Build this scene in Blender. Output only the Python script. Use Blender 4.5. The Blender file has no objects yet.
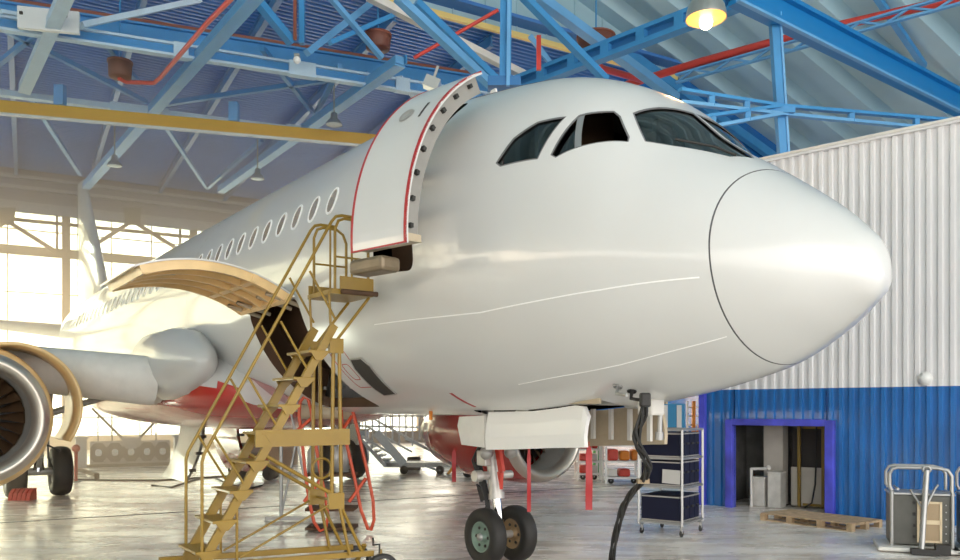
import bpy, bmesh, math, random
import numpy as np
from mathutils import Vector, Matrix
from mathutils.geometry import delaunay_2d_cdt, tessellate_polygon
random.seed(5)
PI = math.pi
S = bpy.context.scene
COL = S.collection
F, YH, H = 804.0, 409.0, 2.02          # focal length (px), horizon row, eye height (m)

def at(px, py, Y):
    return Vector(((px-480)/F*Y, Y, H-(py-YH)/F*Y))
def hz(px, py, z):
    return at(px, py, F*(z-H)/(YH-py))
def fl(px, py):
    return hz(px, py, 0.0)

# ------------------------------------------------------------------ materials
def mat(name, col, rough=.5, metal=0., coat=0., emit=None, es=1.0, bump=0., bscale=30., var=0., vscale=4., spec=.5):
    m = bpy.data.materials.new(name); m.use_nodes = True
    nt = m.node_tree; b = nt.nodes['Principled BSDF']
    c = (*col, 1)
    b.inputs['Base Color'].default_value = c
    b.inputs['Roughness'].default_value = rough
    b.inputs['Metallic'].default_value = metal
    b.inputs['Coat Weight'].default_value = coat
    b.inputs['Coat Roughness'].default_value = .06
    b.inputs['Specular IOR Level'].default_value = spec
    if emit:
        b.inputs['Emission Color'].default_value = (*emit, 1); b.inputs['Emission Strength'].default_value = es
    tc = nt.nodes.new('ShaderNodeTexCoord')
    if var > 0:
        n = nt.nodes.new('ShaderNodeTexNoise'); n.inputs['Scale'].default_value = vscale; n.inputs['Detail'].default_value = 5
        nt.links.new(tc.outputs['Object'], n.inputs['Vector'])
        mx = nt.nodes.new('ShaderNodeMix'); mx.data_type = 'RGBA'
        mx.inputs['A'].default_value = (*[x*(1-var) for x in col], 1); mx.inputs['B'].default_value = (*[min(1, x*(1+var)) for x in col], 1)
        rr = nt.nodes.new('ShaderNodeMapRange'); rr.inputs['From Min'].default_value = .3; rr.inputs['From Max'].default_value = .7
        nt.links.new(n.outputs['Fac'], rr.inputs['Value'])
        nt.links.new(rr.outputs['Result'], mx.inputs['Factor']); nt.links.new(mx.outputs['Result'], b.inputs['Base Color'])
    if bump > 0:
        n2 = nt.nodes.new('ShaderNodeTexNoise'); n2.inputs['Scale'].default_value = bscale
        nt.links.new(tc.outputs['Object'], n2.inputs['Vector'])
        bp = nt.nodes.new('ShaderNodeBump'); bp.inputs['Strength'].default_value = bump; bp.inputs['Distance'].default_value = .02
        nt.links.new(n2.outputs['Fac'], bp.inputs['Height']); nt.links.new(bp.outputs['Normal'], b.inputs['Normal'])
    return m

M = {}
M['paint'] = mat('white_aircraft_paint', (.63, .63, .62), .30, coat=.6, var=.03, vscale=.7)
M['white'] = mat('white_enamel', (.82, .81, .79), .35, coat=.3)
M['offwhite'] = mat('off_white_panel', (.68, .66, .62), .45, var=.06)
M['redpaint'] = mat('red_aircraft_paint', (.48, .035, .03), .22, coat=.7)
M['redstripe'] = mat('red_stripe', (.40, .022, .025), .45)
M['metal'] = mat('bare_aluminium', (.62, .61, .58), .28, metal=.9)
M['greymetal'] = mat('grey_painted_metal', (.40, .39, .37), .4, metal=.3, var=.08)
M['lip'] = mat('inlet_lip_metal', (.66, .60, .53), .42, metal=.85)
M['dark'] = mat('dark_recess', (.035, .03, .027), .7)
M['primer'] = mat('beige_primer', (.46, .38, .27), .5, var=.12, vscale=3)
M['innerskin'] = mat('cargo_door_lining', (.80, .56, .27), .30, var=.1, vscale=3)
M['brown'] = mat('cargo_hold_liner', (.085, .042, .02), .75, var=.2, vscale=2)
M['grey'] = mat('grey_door_edge', (.27, .26, .24), .4, var=.06)
M['seam'] = mat('panel_seam', (.15, .15, .155), .6)
M['lightseam'] = mat('light_seam', (.93, .93, .92), .35)
M['black'] = mat('black_rubber', (.022, .021, .02), .55, bump=.1)
M['tyre'] = mat('tyre_rubber', (.018, .016, .014), .62, bump=.08, bscale=60)
M['tyreside'] = mat('tyre_sidewall', (.075, .06, .05), .55, var=.2, vscale=10)
M['hubgreen'] = mat('pale_green_wheel', (.20, .28, .23), .4, metal=.3)
M['hubgold'] = mat('tan_wheel', (.40, .27, .15), .4, metal=.4)
M['strut'] = mat('landing_gear_metal', (.48, .46, .43), .35, metal=.35, var=.15, vscale=9)
M['chrome'] = mat('chrome', (.75, .75, .76), .12, metal=1.)
M['fan'] = mat('fan_blade', (.22, .13, .07), .35, metal=.7)
M['yellow'] = mat('ochre_yellow_paint', (.26, .155, .012), .42, coat=.15, var=.12, vscale=3)
M['crane'] = mat('crane_yellow', (.70, .35, .012), .45)
M['yellowtrim'] = mat('pale_yellow_trim', (.80, .62, .22), .5)
M['blue'] = mat('truss_blue', (.05, .27, .58), .42, var=.08, vscale=1.5)
M['lightblue'] = mat('truss_light_blue', (.14, .38, .68), .42, var=.08, vscale=1.5)
M['paleblue'] = mat('truss_pale', (.56, .70, .82), .45, var=.06)
M['brightblue'] = mat('beam_bright_blue', (.01, .20, .52), .36)
M['deepblue'] = mat('purlin_blue', (.03, .16, .40), .45)
M['rust'] = mat('rust_red_rail', (.26, .08, .05), .6)
M['redpipe'] = mat('red_pipe_paint', (.62, .06, .045), .35)
M['drum'] = mat('brown_drum', (.17, .055, .035), .5)
M['lampshell'] = mat('lamp_spun_metal', (.55, .53, .5), .3, metal=.8)
M['lampoff'] = mat('lamp_glass_off', (.80, .80, .78), .35)
M['bulb'] = mat('lit_bulb', (.85, .42, .10), .3, emit=(1., .36, .06), es=1.15)
M['bulbcore'] = mat('lit_bulb_core', (1, .9, .7), .3, emit=(1., .80, .48), es=14.)
M['orangetube'] = mat('orange_red_tube', (.62, .085, .03), .35)
M['silver'] = mat('silver_tube', (.36, .36, .355), .35, metal=.6)
M['navy'] = mat('navy_case', (.008, .010, .030), .65, spec=.25)
M['edge'] = mat('case_edging', (.42, .40, .38), .4, metal=.5)
M['paper'] = mat('grey_card', (.55, .54, .52), .7)
M['wood'] = mat('pallet_wood', (.50, .36, .22), .75, var=.25, vscale=9)
M['cabinet'] = mat('gunmetal_cabinet', (.085, .085, .075), .45, metal=.2, var=.15, vscale=5)
M['tan'] = mat('tan_vent_filter', (.40, .30, .19), .8, bump=.4, bscale=160)
M['tanframe'] = mat('tan_frame', (.66, .54, .36), .6)
M['purple'] = mat('door_frame_blue', (.07, .08, .56), .35, var=.35, vscale=2.2)
M['roomwall'] = mat('plaster', (.55, .51, .45), .8, var=.12, vscale=2)
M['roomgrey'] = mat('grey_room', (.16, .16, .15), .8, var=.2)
M['boxwhite'] = mat('worn_white_box', (.62, .60, .56), .7, var=.15, vscale=5)
M['farpanel'] = mat('grey_wall_panel', (.42, .40, .42), .6, var=.08)
M['farpanel2'] = mat('mauve_brick_infill', (.13, .10, .11), .7, var=.15)
M['frame'] = mat('window_steel', (.16, .125, .10), .55)
M['walldeep'] = mat('upper_wall_sheet', (.26, .22, .26), .6, var=.08, vscale=.5)
M['orange'] = mat('orange_plastic', (.70, .22, .02), .5)
M['green'] = mat('green_plastic', (.05, .33, .09), .5)
M['red'] = mat('red_plastic', (.55, .05, .03), .45)
M['slidebox'] = mat('bronze_grey_box', (.20, .155, .10), .4, metal=.3, var=.2)
M['tarp'] = mat('blue_tarpaulin', (.02, .16, .32), .5)
M['locker'] = mat('cyan_blue_locker', (.03, .28, .55), .45)

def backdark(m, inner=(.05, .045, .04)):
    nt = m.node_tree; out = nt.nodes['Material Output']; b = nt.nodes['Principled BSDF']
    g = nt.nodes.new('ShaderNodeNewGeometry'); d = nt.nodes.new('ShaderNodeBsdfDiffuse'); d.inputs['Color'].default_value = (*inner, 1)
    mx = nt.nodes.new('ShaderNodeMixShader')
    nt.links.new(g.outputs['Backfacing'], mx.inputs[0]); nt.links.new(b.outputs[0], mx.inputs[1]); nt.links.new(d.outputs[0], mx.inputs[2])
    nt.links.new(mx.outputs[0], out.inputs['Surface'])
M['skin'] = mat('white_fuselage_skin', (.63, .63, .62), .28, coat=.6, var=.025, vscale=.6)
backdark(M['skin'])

def glass(name, tint, gl=.1):
    m = bpy.data.materials.new(name); m.use_nodes = True; nt = m.node_tree
    for n in list(nt.nodes):
        if n.type != 'OUTPUT_MATERIAL': nt.nodes.remove(n)
    out = nt.nodes['Material Output']
    t = nt.nodes.new('ShaderNodeBsdfTransparent'); t.inputs['Color'].default_value = (*tint, 1)
    g = nt.nodes.new('ShaderNodeBsdfGlossy'); g.inputs['Roughness'].default_value = .03
    fr = nt.nodes.new('ShaderNodeFresnel'); fr.inputs['IOR'].default_value = 1.5
    ad = nt.nodes.new('ShaderNodeMath'); ad.operation = 'ADD'; ad.inputs[1].default_value = gl; ad.use_clamp = True
    mx = nt.nodes.new('ShaderNodeMixShader')
    nt.links.new(fr.outputs[0], ad.inputs[0]); nt.links.new(ad.outputs[0], mx.inputs[0])
    nt.links.new(t.outputs[0], mx.inputs[1]); nt.links.new(g.outputs[0], mx.inputs[2]); nt.links.new(mx.outputs[0], out.inputs['Surface'])
    return m
M['cockpitglass'] = glass('tinted_cockpit_glass', (.20, .36, .37), .06)
M['pane'] = glass('window_glass', (.96, .96, .94), 0.)
M['cabinpane'] = mat('cabin_pane', (.33, .27, .22), .15, coat=.5)

def floor_mat():
    m = bpy.data.materials.new('polished_concrete'); m.use_nodes = True; nt = m.node_tree; b = nt.nodes['Principled BSDF']
    tc = nt.nodes.new('ShaderNodeTexCoord')
    def noise(scale, detail, vec=None, sc=(1, 1, 1), rot=0):
        mp = nt.nodes.new('ShaderNodeMapping'); mp.inputs['Scale'].default_value = sc; mp.inputs['Rotation'].default_value = (0, 0, rot)
        nt.links.new(tc.outputs['Object'], mp.inputs['Vector'])
        n = nt.nodes.new('ShaderNodeTexNoise'); n.inputs['Scale'].default_value = scale; n.inputs['Detail'].default_value = detail; n.inputs['Roughness'].default_value = .62
        nt.links.new(mp.outputs[0], n.inputs['Vector']); return n.outputs['Fac']
    def ramp(src, a, bb, ca, cb):
        r = nt.nodes.new('ShaderNodeValToRGB'); r.color_ramp.elements[0].position = a; r.color_ramp.elements[1].position = bb
        r.color_ramp.elements[0].color = (*ca, 1); r.color_ramp.elements[1].color = (*cb, 1); nt.links.new(src, r.inputs[0]); return r.outputs[0]
    big = ramp(noise(.25, 4), .35, .65, (.80, .75, .69), (.92, .88, .83))
    streak = ramp(noise(1.3, 6, sc=(.5, 2.2, 1), rot=-.35), .36, .56, (.60, .54, .48), (1, 1, 1))
    fine = ramp(noise(9, 5), .28, .5, (.78, .75, .72), (1, 1, 1))
    m1 = nt.nodes.new('ShaderNodeMix'); m1.data_type = 'RGBA'; m1.blend_type = 'MULTIPLY'; m1.inputs['Factor'].default_value = .8
    m2 = nt.nodes.new('ShaderNodeMix'); m2.data_type = 'RGBA'; m2.blend_type = 'MULTIPLY'; m2.inputs['Factor'].default_value = .7
    nt.links.new(big, m1.inputs['A']); nt.links.new(streak, m1.inputs['B'])
    nt.links.new(m1.outputs['Result'], m2.inputs['A']); nt.links.new(fine, m2.inputs['B'])
    nt.links.new(m2.outputs['Result'], b.inputs['Base Color'])
    rr = nt.nodes.new('ShaderNodeMapRange'); rr.inputs['From Min'].default_value = .3; rr.inputs['From Max'].default_value = .7
    rr.inputs['To Min'].default_value = .16; rr.inputs['To Max'].default_value = .38
    nt.links.new(noise(1.1, 5, sc=(.6, 1.6, 1)), rr.inputs['Value']); nt.links.new(rr.outputs[0], b.inputs['Roughness'])
    b.inputs['Specular IOR Level'].default_value = .7
    bp = nt.nodes.new('ShaderNodeBump'); bp.inputs['Strength'].default_value = .06; bp.inputs['Distance'].default_value = .02
    nt.links.new(noise(3, 4), bp.inputs['Height']); nt.links.new(bp.outputs[0], b.inputs['Normal'])
    return m
M['floor'] = floor_mat()
M['sheetwhite'] = mat('white_corrugated_sheet', (.76, .75, .76), .38, var=.03, vscale=.8)
M['sheetblue'] = mat('blue_corrugated_sheet', (.018, .15, .45), .24, coat=.5, var=.15, vscale=.8)
M['roofsheet'] = mat('pale_blue_roof_sheet', (.36, .55, .65), .45, var=.1, vscale=.35)
M['decksheet'] = mat('blue_roof_deck', (.05, .19, .52), .5, var=.1, vscale=.3)
M['facesheet'] = mat('grey_blue_clerestory', (.34, .52, .60), .55, var=.1, vscale=.4)

# ------------------------------------------------------------------ mesh builder
class MB:
    def __init__(s): s.v = []; s.f = []; s.mi = []; s.cm = 0; s.sm = []
    def add(s, vs, fs, smooth=False):
        o = len(s.v); s.v += [Vector(v) for v in vs]
        for f in fs: s.f.append(tuple(i+o for i in f)); s.mi.append(s.cm); s.sm.append(smooth)
        return s
    def box(s, c, d, R=None):
        c = Vector(c); h = [x/2 for x in d]
        vs = [Vector((x*h[0], y*h[1], z*h[2])) for x in (-1, 1) for y in (-1, 1) for z in (-1, 1)]
        if R is not None: vs = [R @ v for v in vs]
        return s.add([v+c for v in vs], [(0, 1, 3, 2), (4, 6, 7, 5), (0, 4, 5, 1), (2, 3, 7, 6), (0, 2, 6, 4), (1, 5, 7, 3)])
    def bar(s, p, q, w, h=None, up=(0, 0, 1)):
        p = Vector(p); q = Vector(q); h = h or w; d = q-p; L = d.length
        if L < 1e-6: return s
        d.normalize(); u = Vector(up)
        if abs(d.dot(u)) > .98: u = Vector((1, 0, 0))
        a = d.cross(u).normalized(); b = a.cross(d)
        return s.box((p+q)/2, (w, L, h), Matrix((a, d, b)).transposed())
    def ibeam(s, p, q, w, h, t=.03, up=(0, 0, 1)):
        p = Vector(p); q = Vector(q); d = (q-p).normalized(); u = Vector(up)
        if abs(d.dot(u)) > .98: u = Vector((1, 0, 0))
        a = d.cross(u).normalized(); b = a.cross(d)
        s.bar(p+b*(h/2-t/2), q+b*(h/2-t/2), w, t, up); s.bar(p-b*(h/2-t/2), q-b*(h/2-t/2), w, t, up); s.bar(p, q, t, h-2*t, up)
        return s
    def tube(s, pts, r, n=8, cap=True, closed=False, radii=None):
        pts = [Vector(p) for p in pts]; k = len(pts); rings = []
        prev = None
        for i, p in enumerate(pts):
            if closed: t = pts[(i+1) % k]-pts[i-1]
            else: t = pts[min(i+1, k-1)]-pts[max(i-1, 0)]
            t.normalize()
            if prev is None:
                u = Vector((0, 0, 1)) if abs(t.z) < .9 else Vector((1, 0, 0))
                a = t.cross(u).normalized()
            else:
                a = prev-t*prev.dot(t); a.normalize()
            prev = a; b = t.cross(a)
            rr = radii[i] if radii else r
            rings.append([p+(a*math.cos(2*PI*j/n)+b*math.sin(2*PI*j/n))*rr for j in range(n)])
        vs = [v for R in rings for v in R]; fs = []
        for i in range(k if closed else k-1):
            i2 = (i+1) % k
            for j in range(n): fs.append((i*n+j, i*n+(j+1) % n, i2*n+(j+1) % n, i2*n+j))
        s.add(vs, fs, True)
        if cap and not closed:
            s.add(rings[0], [tuple(range(n))[::-1]]); s.add(rings[-1], [tuple(range(n))])
        return s
    def cyl(s, p, q, r, n=16, r2=None):
        return s.tube([p, q], r, n, radii=[r, r if r2 is None else r2])
    def lathe(s, prof, c, axis, n=32, a0=0, a1=2*PI, smooth=True):
        c = Vector(c); ax = Vector(axis).normalized(); u = Vector((0, 0, 1)) if abs(ax.z) < .9 else Vector((1, 0, 0))
        a = ax.cross(u).normalized(); b = ax.cross(a); full = abs(a1-a0-2*PI) < 1e-6
        m = n if full else n+1; vs = []
        for (t, r) in prof:
            for j in range(m):
                th = a0+(a1-a0)*j/n; vs.append(c+ax*t+(a*math.cos(th)+b*math.sin(th))*r)
        fs = []
        for i in range(len(prof)-1):
            for j in range(n):
                j2 = (j+1) % m if full else j+1
                fs.append((i*m+j, i*m+j2, (i+1)*m+j2, (i+1)*m+j))
        return s.add(vs, fs, smooth)
    def prism(s, poly, ext):
        ext = Vector(ext); n = len(poly); P = [Vector(p) for p in poly]
        tri = tessellate_polygon([P])
        vs = P+[p+ext for p in P]
        fs = [tuple(t) for t in tri]+[tuple(i+n for i in t)[::-1] for t in tri]+[(i, (i+1) % n, (i+1) % n+n, i+n) for i in range(n)]
        return s.add(vs, fs)
    def grid(s, P, nu, nv, smooth=True, flip=False):
        fs = []
        for i in range(nu-1):
            for j in range(nv-1):
                f = (i*nv+j, i*nv+j+1, (i+1)*nv+j+1, (i+1)*nv+j); fs.append(f[::-1] if flip else f)
        return s.add(P, fs, smooth)
    def sphere(s, c, r, n=12):
        c = Vector(c); prof = [(-math.cos(PI*i/n)*r, max(1e-4, math.sin(PI*i/n)*r)) for i in range(n+1)]
        return s.lathe(prof, c, (0, 0, 1), n*2)

def build(name, mb, mats, parent=None, world=False, bevel=0., fix=True, norms=None):
    if not isinstance(mats, (list, tuple)): mats = [mats]
    vs = mb.v; loc = Vector((0, 0, 0))
    if parent is not None and world:
        r = parent
        while r.parent: r = r.parent
        inv = (Matrix.Translation(r.location) @ Matrix.Rotation(r.rotation_euler.z, 4, 'Z')).inverted()
        vs = [inv @ v for v in vs]
    if parent is None:
        xs = [v.x for v in vs]; ys = [v.y for v in vs]; zs = [v.z for v in vs]
        loc = Vector(((min(xs)+max(xs))/2, (min(ys)+max(ys))/2, min(zs))); vs = [v-loc for v in vs]
    me = bpy.data.meshes.new(name); me.from_pydata([tuple(v) for v in vs], [], mb.f)
    for m in mats: me.materials.append(M[m] if isinstance(m, str) else m)
    me.polygons.foreach_set('material_index', mb.mi); me.polygons.foreach_set('use_smooth', mb.sm)
    if norms is not None:
        me.normals_split_custom_set_from_vertices([tuple(n) for n in norms])
    elif fix:
        bm = bmesh.new(); bm.from_mesh(me); bmesh.ops.recalc_face_normals(bm, faces=bm.faces); bm.to_mesh(me); bm.free()
    me.update()
    o = bpy.data.objects.new(name, me); COL.objects.link(o); o.location = loc
    if parent is not None: o.parent = parent
    if bevel:
        b = o.modifiers.new('bevel', 'BEVEL'); b.width = bevel; b.segments = 2; b.limit_method = 'ANGLE'
    return o
def tag(o, label, cat, group=None, kind=None):
    if label: o['label'] = label
    if cat: o['category'] = cat
    if group: o['group'] = group
    if kind: o['kind'] = kind
    return o
def thing(name, label, cat, loc=(0, 0, 0), rz=0., group=None):
    o = bpy.data.objects.new(name, None); COL.objects.link(o); o.location = loc; o.rotation_euler = (0, 0, rz); o.empty_display_size = .2
    return tag(o, label, cat, group)
def structure(name, mb, mats, label=None, cat=None, **k):
    o = build(name, mb, mats, **k); o['kind'] = 'structure'
    if label: o['label'] = label
    if cat: o['category'] = cat
    return o
def copytree(o, parent=None):
    c = o.copy(); COL.objects.link(c)
    if parent: c.parent = parent
    for ch in list(o.children): copytree(ch, c)
    return c

# ------------------------------------------------------------------ hangar shell
D1 = Vector((.871, .492, 0)).normalized(); D2 = Vector((-D1.y, D1.x, 0))
def on_line(px, p0, d):           # where the view ray of column px meets the vertical plane through p0 along d
    r = (px-480)/F; t = (r*p0.y-p0.x)/(d.x-r*d.y); return p0+d*t, t
W0 = Vector((-18.95, 40.1, 0))    # point on the far wall
def fw(px, py):
    p, t = on_line(px, W0, D1); return Vector((p.x, p.y, H-(py-YH)/F*p.y))
def D(u, v, z): return D1*u+D2*v+Vector((0, 0, z))
wv = W0.dot(D2); wu = W0.dot(D1)

mb = MB(); mb.box((0, 15, -.1), (130, 110, .2)); structure('floor', mb, 'floor', 'polished pale concrete hangar floor', 'floor')

# deck of the far bay (corrugated across, horizontal) -- from the step towards the far wall
T0 = Vector((.30, 24.2, 0)); tv = T0.dot(D2)
ZD = 13.5
mb = MB(); pitch = .22; n = int((wv+.5-tv)/pitch); P = []
for i in range(n):
    v0 = tv+i*pitch
    for (dv, dz) in ((0, 0), (.07, 0), (.11, .07), (.18, .07)): P.append((v0+dv, ZD+dz))
u0, u1 = -48, 26
vs = [D(u, v, z) for (v, z) in P for u in (u0, u1)]
mb.add(vs, [(2*i, 2*i+1, 2*i+3, 2*i+2) for i in range(len(P)-1)])
mb.box(D((u0+u1)/2, (tv+wv)/2, ZD+.3), (u1-u0, wv-tv+1, .1), Matrix((D1, D2, Vector((0, 0, 1)))).transposed())
structure('ceiling_far_bay', mb, 'decksheet', 'blue corrugated roof deck over the far bay', 'ceiling', fix=False)

Rwd = Matrix((D1, D2, Vector((0, 0, 1)))).transposed()
# high sloped roof of the near bay
def roofz(u): return 15.14-.34*(u-15.4)
mb = MB(); pitch = 1.7; v_lo = -14.0; n = int((tv-v_lo)/pitch)+1
P = []
for i in range(n):
    v0 = tv-i*pitch
    for (dv, dz) in ((0, 0), (.58, 0), (.76, .42), (1.52, .42)): P.append((v0-dv, dz))
ur, ue = 6.0, 40.0
for (ua, ub) in ((ur, ue), (ur, ur-44)):
    vs = []
    for (v, dz) in P:
        vs.append(D(ua, v, roofz(ua)+dz)); vs.append(D(ub, v, roofz(ur+abs(ub-ur))+dz))
    mb.add(vs, [(2*i, 2*i+1, 2*i+3, 2*i+2) for i in range(len(P)-1)])
    mb.add([D(ua, tv, roofz(ua)+.4), D(ub, tv, roofz(ur+abs(ub-ur))+.4), D(ub, v_lo, roofz(ur+abs(ub-ur))+.4), D(ua, v_lo, roofz(ua)+.4)], [(0, 1, 2, 3)])
structure('ceiling_near_bay', mb, 'roofsheet', 'pale blue ribbed sloping roof sheets over the near bay', 'ceiling', fix=False)
# step between the bays
mb = MB(); P = [D(ur-44, tv, ZD), D(ue, tv, min(ZD, roofz(ue))), D(ue, tv, roofz(ue)+.3), D(ur, tv, roofz(ur)+.3), D(ur-44, tv, roofz(ur+44)+.3)]
us = np.linspace(ur-40, 26, 90); vs = []
for u in us:
    vs += [D(u, tv, ZD), D(u, tv, max(ZD+.02, roofz(ur+abs(u-ur))+.3))]
mb.add(vs, [(2*i, 2*i+2, 2*i+3, 2*i+1) for i in range(len(us)-1)])
for u in np.arange(-10, 26, 1.1): mb.bar(D(u, tv-.02, ZD+.05), D(u, tv-.02, max(ZD+.1, roofz(ur+abs(u-ur)))), .05, .03, up=D1)
structure('wall_step', mb, 'facesheet', 'grey blue vertical step between the low and high roofs', 'wall', fix=False)
mb = MB(); mb.box(D(28, tv+.1, 9.5), (21, .2, 9), Rwd)
structure('wall_step_lower', mb, 'sheetblue', 'dark blue wall below the roof step behind the nose', 'wall')
mb = MB(); mb.bar(D(-30, tv-.06, ZD-.04), D(19.6, tv-.06, ZD-.04), .12, .16); structure('trim_1', mb, 'yellowtrim', 'pale yellow strip under the roof step', 'trim')
mb = MB()
for (a, b_) in (((548, 5), (700, 115)),):
    mb.bar(D(17.0, tv-.25, roofz(17.0)-.75), D(25, tv-.25, roofz(25)-.75), .22, .3)
structure('trim_2', mb, 'blue', 'blue edge beam along the roof step', 'trim')

# far wall: sheet above, glazed bands below
zt_, = (fw(100, 209).z,); zb_beam = fw(100, 257).z
mb = MB()
Rw = Matrix((D1, D2, Vector((0, 0, 1)))).transposed()
ZTOP = 14.2; zA = 11.75
mb.box(D(wu+4, wv+.15, (ZTOP+zA)/2), (80, .2, ZTOP-zA), Rw)
mb.box(D(wu+33, wv+.15, zA/2), (26, .2, zA), Rw)        # solid part to the right, behind the nose
structure('wall_far', mb, 'walldeep', 'dull upper sheet wall over the far glazing', 'wall')
mb = MB()
for z, h in ((zA-.1, .5), (12.6, .14), (13.1, .14)): mb.box(D(wu-4, wv-.1, z), (66, .25, h), Rw)
structure('trim_3', mb, 'farpanel', 'long wall beam above the far windows', 'trim')
lo, hi = zb_beam, zA-.35
mb = MB()
mb.box(D(wu-3, wv, lo), (64, .3, .42), Rw)
mb.box(D(wu-3, wv, hi-.35), (64, .12, .16), Rw)
mb.box(D(wu-3, wv, .35), (64, .3, .7), Rw)
for px in (-235, -130, -55, 66, 193, 300, 420):
    u = fw(px, 300).dot(D1); mb.box(D(u, wv, hi/2), (.36, .36, hi), Rw)
for px in (57, 180, -66):
    u = fw(px, 300).dot(D1); mb.box(D(u, wv, (lo+hi)/2), (.12, .2, hi-lo), Rw)
structure('window_frame', mb, 'frame', 'dark steel frame of the far window wall', 'window frame')
# thin glazing bars and panes, one window per bay
cols = [-235, -130, -55, 66, 193, 300, 420]
for i in range(len(cols)-1):
    ua = fw(cols[i], 300).dot(D1)+.18; ub = fw(cols[i+1], 300).dot(D1)-.18
    mb = MB(); k = max(2, int((ub-ua)/1.55))
    for j in range(1, k): mb.box(D(ua+(ub-ua)*j/k, wv, (hi+.7)/2), (.05, .06, hi-.7), Rw)
    for z in (1.6, 3.1, 4.6, 6.1, 7.6, (lo+hi)/2+.1): mb.box(D((ua+ub)/2, wv, z), (ub-ua, .06, .05), Rw)
    o = structure('window_%d' % (i+1), mb, 'frame', 'tall glazed bay of the far wall, thin bars', 'window')
    mg = MB(); mg.box(D((ua+ub)/2, wv+.02, (hi+.7)/2), (ub-ua, .012, hi-.7), Rw)
    g = build('pane', mg, 'pane'); loc = g.location - o.location; g.parent = o; g.location = loc; g['kind'] = 'structure'
# V braces with gussets in the upper band
BR = [(132, 'grey V shaped brace hanging from the wall beam right of the aircraft fin'), (7, 'grey V shaped brace hanging from the wall beam at the far left'), (258, 'grey V shaped brace on the far glazing behind the fuselage crown')]
for px, lab in BR[:2]:
    g = fw(px, 222); top = fw(px, 212)
    off = -D2*.25
    a, b = fw(px-44, 250)+off, fw(px+48, 252)+off
    t = thing('wall_brace', lab, 'brace', (g.x, g.y, lo))
    for q, nm in ((a, 'diagonal'), (b, 'diagonal')):
        m2 = MB(); m2.bar(g+off, q, .18, .18); build(nm, m2, 'frame', t, world=True)
    m2 = MB(); m2.prism([fw(px-9, 209)+off*1.3, fw(px+9, 209)+off*1.3, fw(px+7, 226)+off*1.3, fw(px-7, 226)+off*1.3], D2*.12); build('gusset', m2, 'frame', t, world=True)
# left wall with a long window strip
LW = D1*(wu-27)+D2*wv
mb = MB(); Lc = lambda s, z: LW-D2*s+Vector((0, 0, z))
for (z0, z1) in ((0, 1.4), (11.4, 14)):
    mb.box(Lc(27, (z0+z1)/2), (.25, 54, z1-z0), Rw)
for s in np.arange(0, 55, 6.0): mb.box(Lc(s, 6.4), (.4, .5, 10.2), Rw)
mb.box(Lc(27, 5.2), (.2, 54, .25), Rw); mb.box(Lc(27, 8.6), (.2, 54, .35), Rw)
structure('wall_left', mb, 'farpanel', 'hangar side wall with a window strip', 'wall')
# closing wall on the right, behind the inner building
mb = MB(); mb.box(D(33, (wv-14)/2, 9.5), (.25, wv+14, 19), Rw); structure("wall_right_outer", mb, 'sheetblue', 'outer hangar wall behind the inner building', 'wall')

# ------------------------------------------------------------------ inner building on the right
C0 = Vector((4.77, 16.97, 0)); WD = Vector((.752, -.659, 0)).normalized(); WN = Vector((-WD.y*-1, 0, 0))
WN = Vector((-.659, -.752, 0)).normalized()     # towards the camera
def wl(t, z, o=0): return C0+WD*t+WN*o+Vector((0, 0, z))
RW = Matrix((WD, WN, Vector((0, 0, 1)))).transposed()
BZ, TZ = 2.42, 6.95
def corrugated(mb, t0, t1, z0, z1, pitch=.185, dep=.05, off=0.):
    P = []; t = math.floor(t0/pitch)*pitch
    while t < t1+pitch:
        for dt, d in ((0, 0), (.46, 0), (.56, dep), (.90, dep)):
            P.append((min(max(t+dt*pitch, t0), t1), d+off))
        t += pitch
    vs = [wl(a, z, d) for (a, d) in P for z in (z0, z1)]
    mb.add(vs, [(2*i, 2*i+2, 2*i+3, 2*i+1) for i in range(len(P)-1)])
dl, dr, dt_ = .638, 2.464, 1.69
T1 = 11.0
mb = MB(); corrugated(mb, 0, T1, BZ, TZ)
mb.box(wl(T1/2, TZ+.03, -.02), (T1, .25, .06), RW)
mb.box(wl(T1/2, (TZ+BZ)/2, -.12), (T1, .1, TZ-BZ), RW)
structure('wall_right', mb, 'sheetwhite', 'white corrugated upper wall of the inner building', 'wall', fix=False)
mb = MB(); corrugated(mb, 0, dl, 0, BZ); corrugated(mb, dr, T1, 0, BZ); corrugated(mb, dl, dr, dt_, BZ)
structure('wall_right_lower', mb, 'sheetblue', 'blue corrugated lower wall of the inner building', 'wall', fix=False)
mb = MB(); mb.box(wl(T1/2, TZ+.07, .06), (T1, .14, .05), RW)
structure('trim_4', mb, 'offwhite', 'pale grey flashing along the top of the white wall', 'trim')
mb = MB(); mb.box(wl(-.05, BZ/2, .03), (.13, .16, BZ), RW); structure('trim_5', mb, 'purple', 'violet blue corner post of the blue wall', 'trim')
mb = MB()
mb.box(wl(dl-.075, .9, .05), (.15, .2, 1.81), RW); mb.box(wl(dr+.08, .9, .05), (.16, .2, 1.81), RW); mb.box(wl((dl+dr)/2, dt_+.065, .052), (dr-dl, .2, .13), RW)
structure('door_1', mb, 'purple', 'violet blue framed doorway in the blue wall', 'doorway', bevel=.01)
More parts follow.
